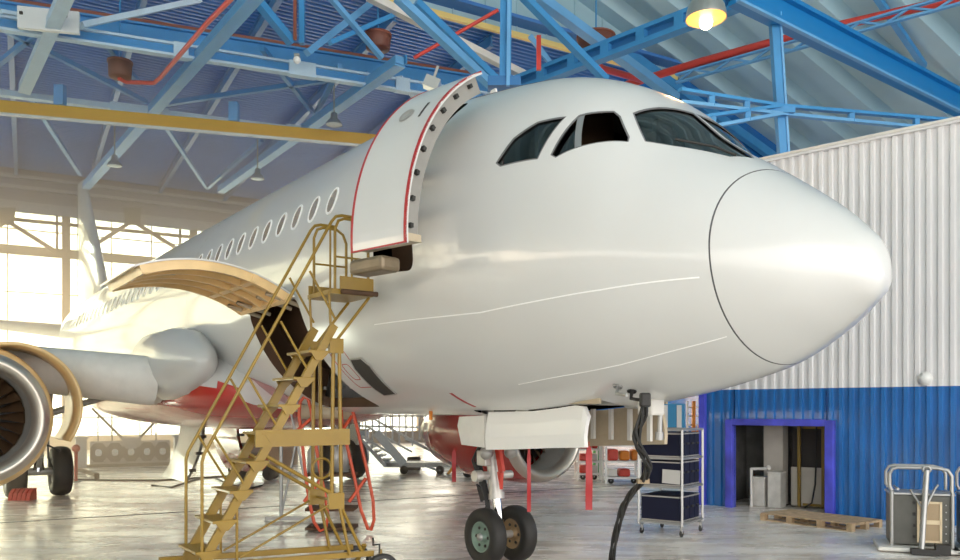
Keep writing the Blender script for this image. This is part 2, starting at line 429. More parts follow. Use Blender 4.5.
# room behind the doorway
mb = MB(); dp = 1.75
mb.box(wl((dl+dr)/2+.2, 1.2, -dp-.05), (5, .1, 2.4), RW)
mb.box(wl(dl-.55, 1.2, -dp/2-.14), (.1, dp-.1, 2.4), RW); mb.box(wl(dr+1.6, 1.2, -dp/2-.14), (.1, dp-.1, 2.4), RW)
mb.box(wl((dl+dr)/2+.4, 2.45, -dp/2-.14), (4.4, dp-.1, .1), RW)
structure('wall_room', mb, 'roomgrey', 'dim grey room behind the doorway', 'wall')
mb = MB(); mb.box(wl(dl+.48, .85, -.95), (.40, .3, 1.66), RW); structure('wall_pier', mb, 'roomwall', 'pale plaster pier inside the doorway', 'wall')
t = thing('partition', 'grey partition with yellow posts and dark window inside the doorway', 'partition', wl(2.1, 0, -.9))
mb = MB(); mb.box(wl(2.02, .42, -.95), (1.15, .05, .80), RW); build('lower_panel', mb, 'roomwall', t, True)
mb = MB(); mb.box(wl(2.02, 1.22, -1.02), (1.15, .03, .80), RW); build('dark_pane', mb, 'dark', t, True)
for q in (1.62, 2.10, 2.45):
    mb = MB(); mb.box(wl(q, .84, -.90), (.06, .05, 1.66), RW); build('post', mb, 'yellow', t, True)
mb = MB(); mb.box(wl(2.1, 1.64, -.90), (.8, .05, .05), RW); build('rail', mb, 'yellow', t, True)
mb = MB(); mb.box(wl(2.1, .06, -.90), (.8, .05, .05), RW); build('rail', mb, 'yellow', t, True)
for k, (a, hgt, lab) in enumerate(((.93, .58, 'worn white box with a lid standing inside the doorway'), (1.27, .70, 'taller worn white box nearest the partition inside the doorway'))):
    t = thing('storage_box', lab, 'box', wl(a, 0, -.60))
    mb = MB(); mb.box(wl(a, hgt/2, -.60), (.27, .3, hgt), RW); build('body', mb, 'boxwhite', t, True, bevel=.012)
    mb = MB(); mb.box(wl(a, hgt+.015, -.60), (.29, .32, .03), RW); build('lid', mb, 'offwhite', t, True, bevel=.008)
mb = MB(); mb.tube([wl(2.0, 1.66, -.8), wl(2.0, 1.0, -.78), wl(1.99, .5, -.76), wl(1.93, .12, -.74), wl(1.8, .02, -.7)], .018, 8); tag(build('hose', mb, 'black'), 'black hose hanging between the yellow posts inside the doorway', 'hose')
t = thing('fire_extinguisher', 'slim red fire extinguisher mounted high inside the doorway', 'fire extinguisher', wl(dl+.34, 1.2, -.9))
mb = MB(); mb.lathe([(0, .001), (0, .055), (.33, .055), (.40, .03), (.44, .022), (.44, .001)], wl(dl+.34, 1.2, -.9), (0, 0, 1), 16); build('body', mb, 'red', t, True)
mb = MB(); mb.box(wl(dl+.34, 1.66, -.9), (.09, .03, .05), RW); build('valve', mb, 'black', t, True)
mb = MB(); mb.cyl(wl(dl+.2, .78, -.34), wl(1.2, .80, -.34), .03); mb.cyl(wl(dl+.2, 0, -.34), wl(dl+.2, .8, -.34), .03); mb.sphere(wl(1.2, .82, -.34), .05, 8); tag(build('wall_pipe', mb, 'offwhite'), 'pale pipe rail across the inside of the doorway', 'pipe')
t = thing('wall_lamp', 'small round bulkhead lamp on the white wall above the blue', 'lamp', wl(4.16, 2.5, .05))
mb = MB(); mb.lathe([(0, .001), (0, .12), (.05, .12), (.06, .1)], wl(4.16, 2.56, .05), WN, 20); build('base', mb, 'white', t, True)
mb = MB(); mb.lathe([(.05, .1), (.09, .08), (.11, .04), (.115, .001)], wl(4.16, 2.56, .05), WN, 20); build('lens', mb, 'lampoff', t, True)


# ------------------------------------------------------------------ the aircraft
TH = .6247; NX, NY = 3.235, 6.42
air = thing('airliner', 'white twin engine passenger jet with red belly parked nose right, doors open', 'airplane', (NX, NY, 0), PI/2+TH)
def A(s, l, z): return Vector((s, l, z))                      # station aft of nose, starboard, up
def toworld(p): return Vector((NX-math.sin(TH)*p[0]-math.cos(TH)*p[1], NY+math.cos(TH)*p[0]-math.sin(TH)*p[1], p[2]))
SK = np.array([0, .05, .2, .5, 1, 1.5, 1.9, 2.4, 2.9, 3.4, 4, 5, 6, 8, 24, 28, 32, 36, 37.6]); U = np.sqrt(SK)
ZT = np.array([3.10, 3.37, 3.55, 3.82, 4.196, 4.569, 4.948, 5.334, 5.56, 5.69, 5.81, 5.964, 6.06, 6.10, 6.22, 6.22, 6.16, 5.95, 5.65])
ZB = np.array([3.10, 2.96, 2.84, 2.64, 2.38, 2.25, 2.167, 2.089, 2.035, 1.975, 1.935, 1.93, 1.93, 1.93, 1.95, 2.5, 3.5, 4.8, 5.35])
WW = np.array([0, .21, .42, .734, 1.08, 1.335, 1.508, 1.658, 1.763, 1.847, 1.921, 2.006, 2.06, 2.06, 2.06, 1.86, 1.3, .5, .12])
ZM = np.array([3.10, 3.11, 3.15, 3.22, 3.38, 3.49, 3.563, 3.631, 3.699, 3.782, 3.864, 3.95, 4.0, 4.0, 4.05, 4.3, 4.85, 5.4, 5.5])
PX = np.array([2, 2, 2, 2, 2.0, 2.05, 2.2, 2.35, 2.35, 2.25, 2.12, 2.05, 2, 2, 2, 2, 2, 2, 2.])
def slopes(x, y):
    h = np.diff(x); d = np.diff(y)/h; m = np.zeros_like(y)
    for i in range(1, len(x)-1):
        if d[i-1]*d[i] > 0:
            w1 = 2*h[i]+h[i-1]; w2 = h[i]+2*h[i-1]; m[i] = (w1+w2)/(w1/d[i-1]+w2/d[i])
    m[0] = d[0]; m[-1] = d[-1]; return m
CUR = [(y, slopes(U, y)) for y in (ZT, ZB, WW, ZM, PX)]
def pch(c, xi):
    y, m = c; k = np.clip(np.searchsorted(U, xi)-1, 0, len(U)-2); h = U[k+1]-U[k]; t = (xi-U[k])/h
    return (2*t**3-3*t**2+1)*y[k]+(t**3-2*t**2+t)*h*m[k]+(-2*t**3+3*t**2)*y[k+1]+(t**3-t**2)*h*m[k+1]
def fus0(s, ph):
    u = np.sqrt(np.maximum(s, 0)); a, b, w_, c, p = [pch(q, u) for q in CUR]
    sn = np.sin(ph); cs = np.cos(ph); p = np.where(cs > 0, p, 2.)
    k = (np.abs(sn)**p+np.abs(cs)**p)**(-1/p)
    return np.array([s+0*ph, w_*sn*k, np.where(cs > 0, c+(a-c)*cs*k, c+(c-b)*cs*k)])
def fusn(s, ph):
    s = np.maximum(s, 3e-3); e = 1e-3
    ds = fus0(s+e, ph)-fus0(s-e, ph); dp = fus0(s, ph+e)-fus0(s, ph-e)
    n = np.cross(ds.T, dp.T).T; return n/(np.linalg.norm(n, axis=0)+1e-12)
def fus(s, ph, off=0.):
    s = np.atleast_1d(np.asarray(s, float)); ph = np.atleast_1d(np.asarray(ph, float)); s, ph = np.broadcast_arrays(s, ph)
    P = fus0(s, ph)
    if np.ndim(off) or off: P = P+fusn(s, ph)*off
    return P
def FP(s, ph, off=0.): return Vector(fus(s, ph, off)[:, 0])

# outlines in (station, angle from the crown towards starboard)
AFTW = [(2.93, 1.195), (2.80, 1.05), (2.60, .935), (2.33, .86), (2.43, 1.16), (2.86, 1.215)]
SLIDE = [(2.31, 1.125), (2.235, .82), (2.20, .79), (2.03, .655), (1.955, .665), (1.765, .785), (1.745, .83), (2.25, 1.135)]
FRONT = [(1.925, .575), (1.90, .012), (1.22, .02), (1.13, .10), (1.16, .37), (1.49, .625), (1.66, .745)]
def mirror(P): return [(s, -p) for s, p in P][::-1]
def rrect(s0, s1, p0, p1, rs, rp, n=5):
    out = []
    for cs_, cp_, a0 in ((s1-rs, p1-rp, 0), (s0+rs, p1-rp, 90), (s0+rs, p0+rp, 180), (s1-rs, p0+rp, 270)):
        for i in range(n+1):
            a = math.radians(a0+90*i/n); out.append((cs_+rs*math.cos(a), cp_+rp*math.sin(a)))
    return out
CARGO = rrect(7.0, 8.87, 1.80, 2.80, .12, .08)
DOOR = rrect(4.10, 4.86, .62, 1.76, .12, .08)
BAY = rrect(2.72, 4.95, PI-.27, PI+.27, .03, .03, 2)
def subdiv(P, d):
    out = []
    for i in range(len(P)):
        a = P[i]; b = P[(i+1) % len(P)]; n = max(1, int(math.hypot(b[0]-a[0], b[1]-a[1])/d+.5))
        out += [(a[0]+(b[0]-a[0])*k/n, a[1]+(b[1]-a[1])*k/n) for k in range(n)]
    return out
def inside(p, poly):
    x, y = p; c = False; n = len(poly)
    for i in range(n):
        x1, y1 = poly[i]; x2, y2 = poly[i-1]
        if (y1 > y) != (y2 > y) and x < (x2-x1)*(y-y1)/(y2-y1)+x1: c = not c
    return c
def patch(s0, s1, p0, p1, ds, dp, holes=(), outline=None, mingap=.02):
    """triangulated piece of the fuselage skin in (station, angle); holes are left open"""
    us = np.linspace(math.sqrt(s0), math.sqrt(s1), max(2, int((s1-s0)/ds)+1)); ps = np.linspace(p0, p1, max(2, int((p1-p0)/dp)+1))
    pts = []; edges = []
    polys = [subdiv(h, .06) for h in holes]; ol = subdiv(outline, .06) if outline else None
    for P in polys+([ol] if ol else []):
        k = len(pts); pts += P; edges += [(k+i, k+(i+1) % len(P)) for i in range(len(P))]
    cl = np.array(pts) if pts else None
    for u in us:
        for p in ps:
            q = (u*u, p)
            if ol and not inside(q, ol): continue
            if cl is not None:
                d = np.min(np.abs(cl[:, 0]-q[0])+np.abs(cl[:, 1]-q[1]))
                if d < mingap: continue
            pts.append(q)
    r = delaunay_2d_cdt([Vector(p) for p in pts], edges, [], 0, 1e-5)
    V = [tuple(v) for v in r[0]]; Fs = []
    for f in r[2]:
        c = (sum(V[i][0] for i in f)/len(f), sum(V[i][1] for i in f)/len(f))
        if any(inside(c, P) for P in polys): continue
        if ol and not inside(c, ol): continue
        Fs.append(tuple(f))
    return V, Fs
def skin(name, V, Fs, m, off=0., parent=air, flip=False):
    V = np.array(V); P = fus(V[:, 0], V[:, 1], off); N = fusn(V[:, 0], V[:, 1])
    if flip: N = -N
    f2 = []
    a = Fs[0]; p = [Vector(P[:, i]) for i in a]; nn = (p[1]-p[0]).cross(p[2]-p[0]); sg = nn.dot(Vector(N[:, a[0]])) > 0
    for f in Fs: f2.append(f if sg else f[::-1])
    mb = MB(); mb.add([Vector(P[:, i]) for i in range(P.shape[1])], f2, True)
    return build(name, mb, m, parent, fix=False, norms=N.T)
def ribbon(name, path, wdt, m, off=.006, parent=air, closed=False):
    """thin raised strip along a path on the skin"""
    Q = subdiv(path, .05)
    if not closed:
        Q = []
        for a, b in zip(path[:-1], path[1:]):
            n = max(1, int(math.hypot(b[0]-a[0], b[1]-a[1])/.05)); Q += [(a[0]+(b[0]-a[0])*k/n, a[1]+(b[1]-a[1])*k/n) for k in range(n)]
        Q.append(path[-1])
    P = [FP(s, p, off) for s, p in Q]; N = [Vector(fusn(np.array([s]), np.array([p]))[:, 0]) for s, p in Q]
    vs = []; k = len(P)
    for i in range(k):
        t = (P[(i+1) % k]-P[i-1]) if closed else (P[min(i+1, k-1)]-P[max(i-1, 0)])
        b = t.normalized().cross(N[i]).normalized()*wdt/2; vs += [P[i]-b, P[i]+b, P[i]+b-N[i]*(off+.01), P[i]-b-N[i]*(off+.01)]
    fs = []
    for i in range(k if closed else k-1):
        j = (i+1) % k
        for e in range(4): fs.append((4*i+e, 4*i+(e+1) % 4, 4*j+(e+1) % 4, 4*j+e))
    mb = MB(); mb.add(vs, fs); return build(name, mb, m, parent)

SEAM = .905
holes = [AFTW, SLIDE, FRONT, mirror(AFTW), mirror(SLIDE), mirror(FRONT), DOOR, CARGO, BAY]
V, Fs = patch(SEAM+.012, 12.0, -PI/2, 3*PI/2, .10, .085, holes, mingap=.03)
o = skin('fuselage', V, Fs, 'skin')
# rear fuselage and radome as lofted shells
def loft(name, s_list, m, off=0.):
    ph = np.linspace(-PI/2, 3*PI/2, 97); P = []; N = []
    for s in s_list:
        q = fus(np.full(97, s), ph, off); n = fusn(np.full(97, s), ph); P += [Vector(q[:, i]) for i in range(97)]; N += [n[:, i] for i in range(97)]
    mb = MB(); mb.grid(P, len(s_list), 97, True, flip=True)
    a = mb.f[200]; nn = (mb.v[a[1]]-mb.v[a[0]]).cross(mb.v[a[2]]-mb.v[a[0]])
    if nn.dot(Vector(N[a[0]])) < 0: mb.f = [f[::-1] for f in mb.f]
    return build(name, mb, m, air, fix=False, norms=N)
loft('rear_fuselage', list(np.linspace(12.0, 37.6, 60)), 'skin')
loft('radome', list(np.linspace(.0015, math.sqrt(SEAM), 46)**2), 'skin')
mb = MB(); ph = np.linspace(0, 2*PI, 97); P = []
for s, of in ((SEAM-.004, -.002), (SEAM-.002, -.014), (SEAM+.014, -.014), (SEAM+.016, -.002)):
    q = fus(np.full(97, s), ph, of); P += [Vector(q[:, i]) for i in range(97)]
mb.grid(P, 4, 97); build('radome_seam', mb, 'seam', air)
# cockpit glazing
def glazing(poly, m, name='cockpit_window', nb=.03):
    V, Fs = patch(.9, 3.2, min(p for _, p in poly)-.01, max(p for _, p in poly)+.01, .1, .1, (), poly)
    g = skin(name, V, Fs, m, -.02)
    fr = ribbon('window_frame', poly, .035, 'seam', -.004, g, closed=True)
    return g
for P in (AFTW, FRONT, mirror(AFTW), mirror(FRONT), mirror(SLIDE)): glazing(P, 'cockpitglass')
ribbon('sliding_window_frame', SLIDE, .03, 'seam', -.004, air, closed=True)
# sliding pane drawn back inside its opening: a framed triangular half
tri = [(2.31, 1.125), (2.235, .82), (2.215, .80), (2.06, 1.06), (2.05, 1.09)]
V, Fs = patch(1.7, 2.4, .7, 1.2, .1, .1, (), tri); g = skin('sliding_pane', V, Fs, 'cockpitglass', -.05)
ribbon('pane_frame', [(2.225, .80), (2.05, 1.09)], .06, 'silver', -.02, g)
# dark cockpit inside
mb = MB()
mb.box((2.45, 0, 3.95), (1.5, 2.3, .06)); mb.box((1.75, 0, 4.05), (.3, 1.3, .5)); mb.box((3.2, 0, 4.5), (.06, 1.9, 1.3))
build('flight_deck', mb, 'dark', air)
for l in (.55, -.55):
    mb = MB(); mb.box((2.5, l, 4.35), (.5, .5, .16)); mb.box((2.75, l, 4.7), (.14, .48, .75)); mb.box((2.8, l, 5.15), (.1, .26, .2)); build('pilot_seat', mb, 'brown', air, bevel=.03)
# wipers
for sg in (1,):
    mb = MB(); mb.tube([FP(1.14, sg*.33, .02), FP(1.3, sg*.40, .03), FP(1.52, sg*.58, .03)], .012, 6); build('wiper', mb, 'black', air)
# seams and stripes
ribbon('skin_seam', [(1.0, 1.85), (1.81, 1.93), (3.25, 2.02), (5.2, 2.05)], .012, 'lightseam', .002)
ribbon('skin_seam', [(.98, 2.42), (2.0, 2.50), (3.4, 2.55)], .010, 'lightseam', .002)
ribbon('crown_seam', [(3.2, .42), (3.9, .45), (5.5, .5)], .010, 'seam', .002)
ribbon('crown_seam', [(3.3, .47), (3.9, .49), (5.5, .54)], .010, 'seam', .002)
ribbon('red_stripe', [(4.73, 2.605), (4.71, 2.80)], .05, 'redstripe', .004)
ribbon('door_surround', [(6.3, 2.15), (6.95, 2.15)], .012, 'redstripe', .003)
ribbon('placard_outline', rrect(6.28, 6.72, 2.19, 2.52, .05, .04), .012, 'redstripe', .003, closed=True)
ribbon('placard_outline', rrect(6.42, 6.62, 2.30, 2.44, .05, .04), .012, 'redstripe', .003, closed=True)
DARK = [(6.24, 2.265), (5.94, 2.265), (5.86, 2.33), (5.94, 2.60), (6.31, 2.615), (6.34, 2.54), (6.31, 2.34)]
V, Fs = patch(5.7, 6.5, 2.2, 2.7, .08, .05, (), DARK); skin('outflow_panel', V, Fs, 'dark', .012)
ribbon('panel_rim', DARK, .02, 'greymetal', .016, closed=True)
# belly paint, red aft of the hold
BEL = [(9.35, PI-.02), (9.5, 2.62), (9.7, 2.45), (10.2, 2.34), (13, 2.3), (22, 2.3), (22, PI-.02)]
V, Fs = patch(9.0, 22, 2.25, PI, .25, .09, (), BEL); skin('red_belly_paint', V, Fs, 'redpaint', .006)
# service door, swung out and forward
dc, dcp = math.cos(.22), math.sin(.22); rc, rsn = math.cos(.126), math.sin(.126)
def dtf(s, ph, off):
    q = FP(5.2, ph, 0); n = Vector(fusn(np.array([5.2]), np.array([ph]))[:, 0]); n.x = 0; n.normalize()
    q = Vector((s, q.y, q.z))+n*off
    x, y, z = q.x, q.y-2.0, q.z-4.2
    y, z = y*rc-z*rsn, y*rsn+z*rc
    x, y = x*dc-y*dcp, x*dcp+y*dc
    return Vector((x+3.563, y+2.585, z+4.19))
def dpatch(s0, s1, p0, p1, off, n=28):
    return [dtf(s, p, off) for p in np.linspace(p0, p1, n) for s in (s0, s1)]
def dstrip(s0, s1, p0, p1, o0, o1, n=28):
    mb = MB(); vs = []
    for p in np.linspace(p0, p1, n): vs += [dtf(s0, p, o1), dtf(s1, p, o1), dtf(s1, p, o0), dtf(s0, p, o0)]
    fs = []
    for i in range(n-1):
        for e in range(4): fs.append((4*i+e, 4*i+(e+1) % 4, 4*(i+1)+(e+1) % 4, 4*(i+1)+e))
    fs += [(0, 1, 2, 3), (4*n-1, 4*n-2, 4*n-3, 4*n-4)]
    return mb.add(vs, fs)
q0, q1 = .618, 1.761; hw = .40
door = build('service_door', dstrip(-hw, hw, q0, q1, -.03, 0), 'paint', air)
build('inner_lining', dstrip(-hw+.05, hw-.05, q0+.03, q1-.03, -.20, -.03), 'grey', door)
build('edge_seal', dstrip(-hw, -hw+.03, q0, q1, -.012, .004), 'redstripe', door)
build('edge_seal', dstrip(hw-.03, hw, q0, q1, -.012, .004), 'redstripe', door)
build('edge_seal', dstrip(-hw, hw, q1-.008, q1, -.012, .004), 'redstripe', door)
build('sill_edge', dstrip(-hw+.02, hw-.02, q1-.05, q1-.012, -.22, -.03), 'primer', door)
for p in np.linspace(q0+.1, q1-.1, 8):
    build('latch', dstrip(-hw+.01, -hw+.06, p, p+.022, -.11, -.07, 3), 'black', door)
mb = MB(); c = dtf(.05, 1.02, .003); c2 = dtf(.05, 1.02, .012); mb.lathe([(0, .001), (0, .075), (.012, .085), (.0, .095)], c, c2-c, 20); build('door_porthole', mb, 'greymetal', door)
build('handle_recess', dstrip(-.20, -.17, .96, 1.07, -.01, .004, 4), 'dark', door)
mb = MB(); mb.bar(dtf(-.1, 1.25, -.2), FP(4.25, 1.22, -.1), .09, .14); mb.bar(dtf(-.1, 1.45, -.2), FP(4.25, 1.5, -.1), .07, .1); build('door_hinge_arm', mb, 'greymetal', door)
mb = MB(); vs = [dtf(s, q1+.0, o_) for s in (-.25, .30) for o_ in (-.30, -.02)]
mb.box((dtf(.20, q1+.075, -.12)), (.50, .26, .15), Matrix.Rotation(.22, 3, 'Z')); build('slide_box', mb, 'slidebox', door, bevel=.04)
# lining visible inside the door opening
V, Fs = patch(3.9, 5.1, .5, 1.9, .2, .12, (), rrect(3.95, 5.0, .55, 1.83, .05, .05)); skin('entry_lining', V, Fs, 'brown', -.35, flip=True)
# cargo hold, opening and door
mb = MB(); vs = []
CO = subdiv(CARGO, .1)
vs = [FP(s, p, 0) for s, p in CO]+[FP(s, p, -.16) for s, p in CO]; k = len(CO)
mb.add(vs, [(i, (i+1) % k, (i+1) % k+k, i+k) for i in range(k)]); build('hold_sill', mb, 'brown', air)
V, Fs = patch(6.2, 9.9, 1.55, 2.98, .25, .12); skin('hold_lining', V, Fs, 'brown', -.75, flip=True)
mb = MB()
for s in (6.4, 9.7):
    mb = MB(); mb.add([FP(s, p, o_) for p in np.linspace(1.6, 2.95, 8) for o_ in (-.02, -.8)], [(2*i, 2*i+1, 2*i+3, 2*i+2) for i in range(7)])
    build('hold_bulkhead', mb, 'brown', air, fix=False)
for s in np.linspace(7.15, 8.7, 6):
    mb = MB(); mb.box(FP(s, 2.70, -.2)+Vector((0, 0, .05)), (.07, .07, .05)); build('cargo_roller', mb, 'silver', air, bevel=.01)
hinge = FP(7.9, 1.80, 0); ra = math.radians(137)
def ctf(s, ph, off):
    q = FP(7.9, ph, 0); n = Vector(fusn(np.array([7.9]), np.array([ph]))[:, 0]); n.x = 0; n.normalize()
    q = Vector((s, q.y, q.z))+n*off; y, z = q.y-hinge.y, q.z-hinge.z
    f_ = 1.06
    y, z = y*math.cos(ra)-z*math.sin(ra), y*math.sin(ra)+z*math.cos(ra)
    return Vector((s, hinge.y+.03+y*f_, hinge.z+.02+z*f_))
def cstrip(s0, s1, p0, p1, o0, o1, n=20):
    mb = MB(); vs = []
    for p in np.linspace(p0, p1, n): vs += [ctf(s0, p, o1), ctf(s1, p, o1), ctf(s1, p, o0), ctf(s0, p, o0)]
    fs = []
    for i in range(n-1):
        for e in range(4): fs.append((4*i+e, 4*i+(e+1) % 4, 4*(i+1)+(e+1) % 4, 4*(i+1)+e))
    return mb.add(vs, fs+[(0, 1, 2, 3), (4*n-1, 4*n-2, 4*n-3, 4*n-4)])
cd = build('cargo_door', cstrip(7.0, 8.87, 1.80, 2.80, -.02, 0), 'paint', air)
build('inner_lining', cstrip(7.08, 8.79, 1.86, 2.70, -.05, -.02), 'innerskin', cd)
for s in np.linspace(7.02, 8.80, 5): build('door_frame', cstrip(s, s+.05, 1.82, 2.74, -.13, -.02), 'innerskin', cd)
for p in (1.81, 2.05, 2.72): build('door_beam', cstrip(7.0, 8.87, p, p+.035, -.12, -.02, 3), 'innerskin', cd)
build('latch_panel', cstrip(7.7, 8.3, 2.45, 2.56, -.09, -.05, 4), 'primer', cd)
for s in (7.15, 7.5, 8.3, 8.7):
    mb = MB(); mb.tube([ctf(s, 1.80, -.05), ctf(s, 1.95, -.14), FP(s, 1.86, -.10)], .03, 6); build('hinge_arm', mb, 'primer', cd)
# cabin windows
for i in range(40):
    s = 6.01+.56*i
    if s > 29: break
    P = rrect(s-.115, s+.115, 1.165, 1.335, .11, .075, 6)
    V, Fs = patch(s-.2, s+.2, 1.1, 1.4, .1, .06, (), P); g = skin('cabin_window', V, Fs, 'cabinpane', .004)
    ribbon('window_rim', P, .03, 'lightseam', .010, g, closed=True)
# wing fairing, wings
def fairing():
    mb = MB(); rows = []
    ss = [10.2, 10.6, 11.2, 12.0, 13.5, 16, 18.5, 20.5, 21.6, 22.4]
    hw_ = [1.7, 1.95, 2.22, 2.36, 2.42, 2.42, 2.38, 2.25, 2.0, 1.7]; zb_ = [2.0, 1.86, 1.70, 1.62, 1.58, 1.58, 1.62, 1.72, 1.9, 2.05]
    zt2 = [2.6, 2.9, 3.2, 3.35, 3.35, 3.3, 3.2, 3.0, 2.8, 2.5]
    P = []; n = 40
    for s, w_, b, t_ in zip(ss, hw_, zb_, zt2):
        zc = (b+t_)/2
        for j in range(n):
            a = 2*PI*j/n; e = .75
            P.append(Vector((s, w_*math.copysign(abs(math.sin(a))**e, math.sin(a)), zc+(t_-b)/2*math.copysign(abs(math.cos(a))**e, math.cos(a)))))
    fs = []
    for i in range(len(ss)-1):
        for j in range(n):
            f = (i*n+j, i*n+(j+1) % n, (i+1)*n+(j+1) % n, (i+1)*n+j)
            zc = sum(P[k].z for k in f)/4
            fs.append((f, zc))
    up = [f for f, z in fs if z > 2.45]; dn = [f for f, z in fs if z <= 2.45]
    mb.cm = 0; mb.add(P, up, True); mb.cm = 1; mb.add(P, dn, True)
    mb.cm = 0; mb.add(P[:n], [tuple(range(n))]); mb.add(P[-n:], [tuple(range(n))])
    return build('wing_fairing', mb, ['paint', 'redpaint'], air)
fairing()
def wingsec(le, chord, z, tk, n=16, yv=None):
    up = []; dn = []
    for i in range(n+1):
        x = (1-math.cos(PI*i/n))/2; yt = 5*tk*(.2969*math.sqrt(x)-.126*x-.3516*x*x+.2843*x**3-.1036*x**4); cam_ = .02*math.sin(PI*x)
        up.append((le+x*chord, z+(cam_+yt)*chord)); dn.append((le+x*chord, z+(cam_-yt)*chord))
    return up+dn[-2:0:-1]
def wing(sg):
    mb = MB(); secs = [(1.6, 11.9, 6.2, 2.35, .15), (2.3, 12.3, 5.7, 2.42, .145), (6.2, 14.35, 3.7, 2.86, .12), (11, 16.5, 2.7, 3.35, .11), (16.8, 19.6, 1.5, 3.95, .11)]
    P = []; m = None
    for l, le, ch, z, tk in secs:
        q = wingsec(le, ch, z, tk); m = len(q); P += [Vector((a, sg*l, b)) for a, b in q]
    fs = [(i*m+j, i*m+(j+1) % m, (i+1)*m+(j+1) % m, (i+1)*m+j) for i in range(len(secs)-1) for j in range(m)]
    mb.add(P, fs, True); mb.add(P[-m:], [tuple(range(m))])
    w_ = build('wing', mb, 'offwhite', air)
    # drooped leading edge slat, inboard of the engine pylon
    for (la, lb) in ((2.6, 4.95), (6.0, 16.4)):
        mb = MB(); P = []; n = 12
        for f_ in np.linspace(0, 1, 6):
            l = la+(lb-la)*f_; k = 0
            le = np.interp(l, [s[0] for s in secs], [s[1] for s in secs]); ch = np.interp(l, [s[0] for s in secs], [s[2] for s in secs]); z = np.interp(l, [s[0] for s in secs], [s[3] for s in secs])
            r = .40*np.interp(l, [2, 6, 17], [1.1, .9, .45])
            for j in range(n):
                a = math.radians(-115+235*j/(n-1))
                P.append(Vector((le-.35-r*1.15*math.cos(a)+.25, sg*l, z+.12+r*math.sin(a)*(1.0 if a > 0 else 1.15))))
        mb.grid(P, 6, n, True); e0 = P[:n]; e1 = P[-n:]
        mb.add(e0, [tuple(range(n))]); mb.add(e1, [tuple(range(n))])
        build('slat', mb, 'offwhite', w_)
    mb = MB(); l = 16.8; mb.prism([A(19.6, sg*l, 3.95), A(20.6, sg*l, 4.6), A(21.2, sg*l, 4.65), A(21.1, sg*l, 3.9), A(20.8, sg*l, 3.3), A(20.2, sg*l, 3.4)], (0, sg*.06, 0)); build('wingtip_fence', mb, 'paint', w_)
    return w_
wing(1); wing(-1)
# root fillet ahead of the slat (white bulge over the red belly)
mb = MB(); n = 20
prof = [(10.42, .001), (10.46, .10), (10.55, .19), (10.7, .27), (10.9, .34), (11.3, .5), (12.0, .6), (13.5, .62)]
P = []
for s, r in prof:
    for j in range(n): a = 2*PI*j/n; P.append(Vector((s, 2.15+r*.95*math.cos(a), 2.85+r*1.15*math.sin(a))))
mb.add(P, [(i*n+j, i*n+(j+1) % n, (i+1)*n+(j+1) % n, (i+1)*n+j) for i in range(len(prof)-1) for j in range(n)], True); build('root_fillet', mb, 'paint', air)
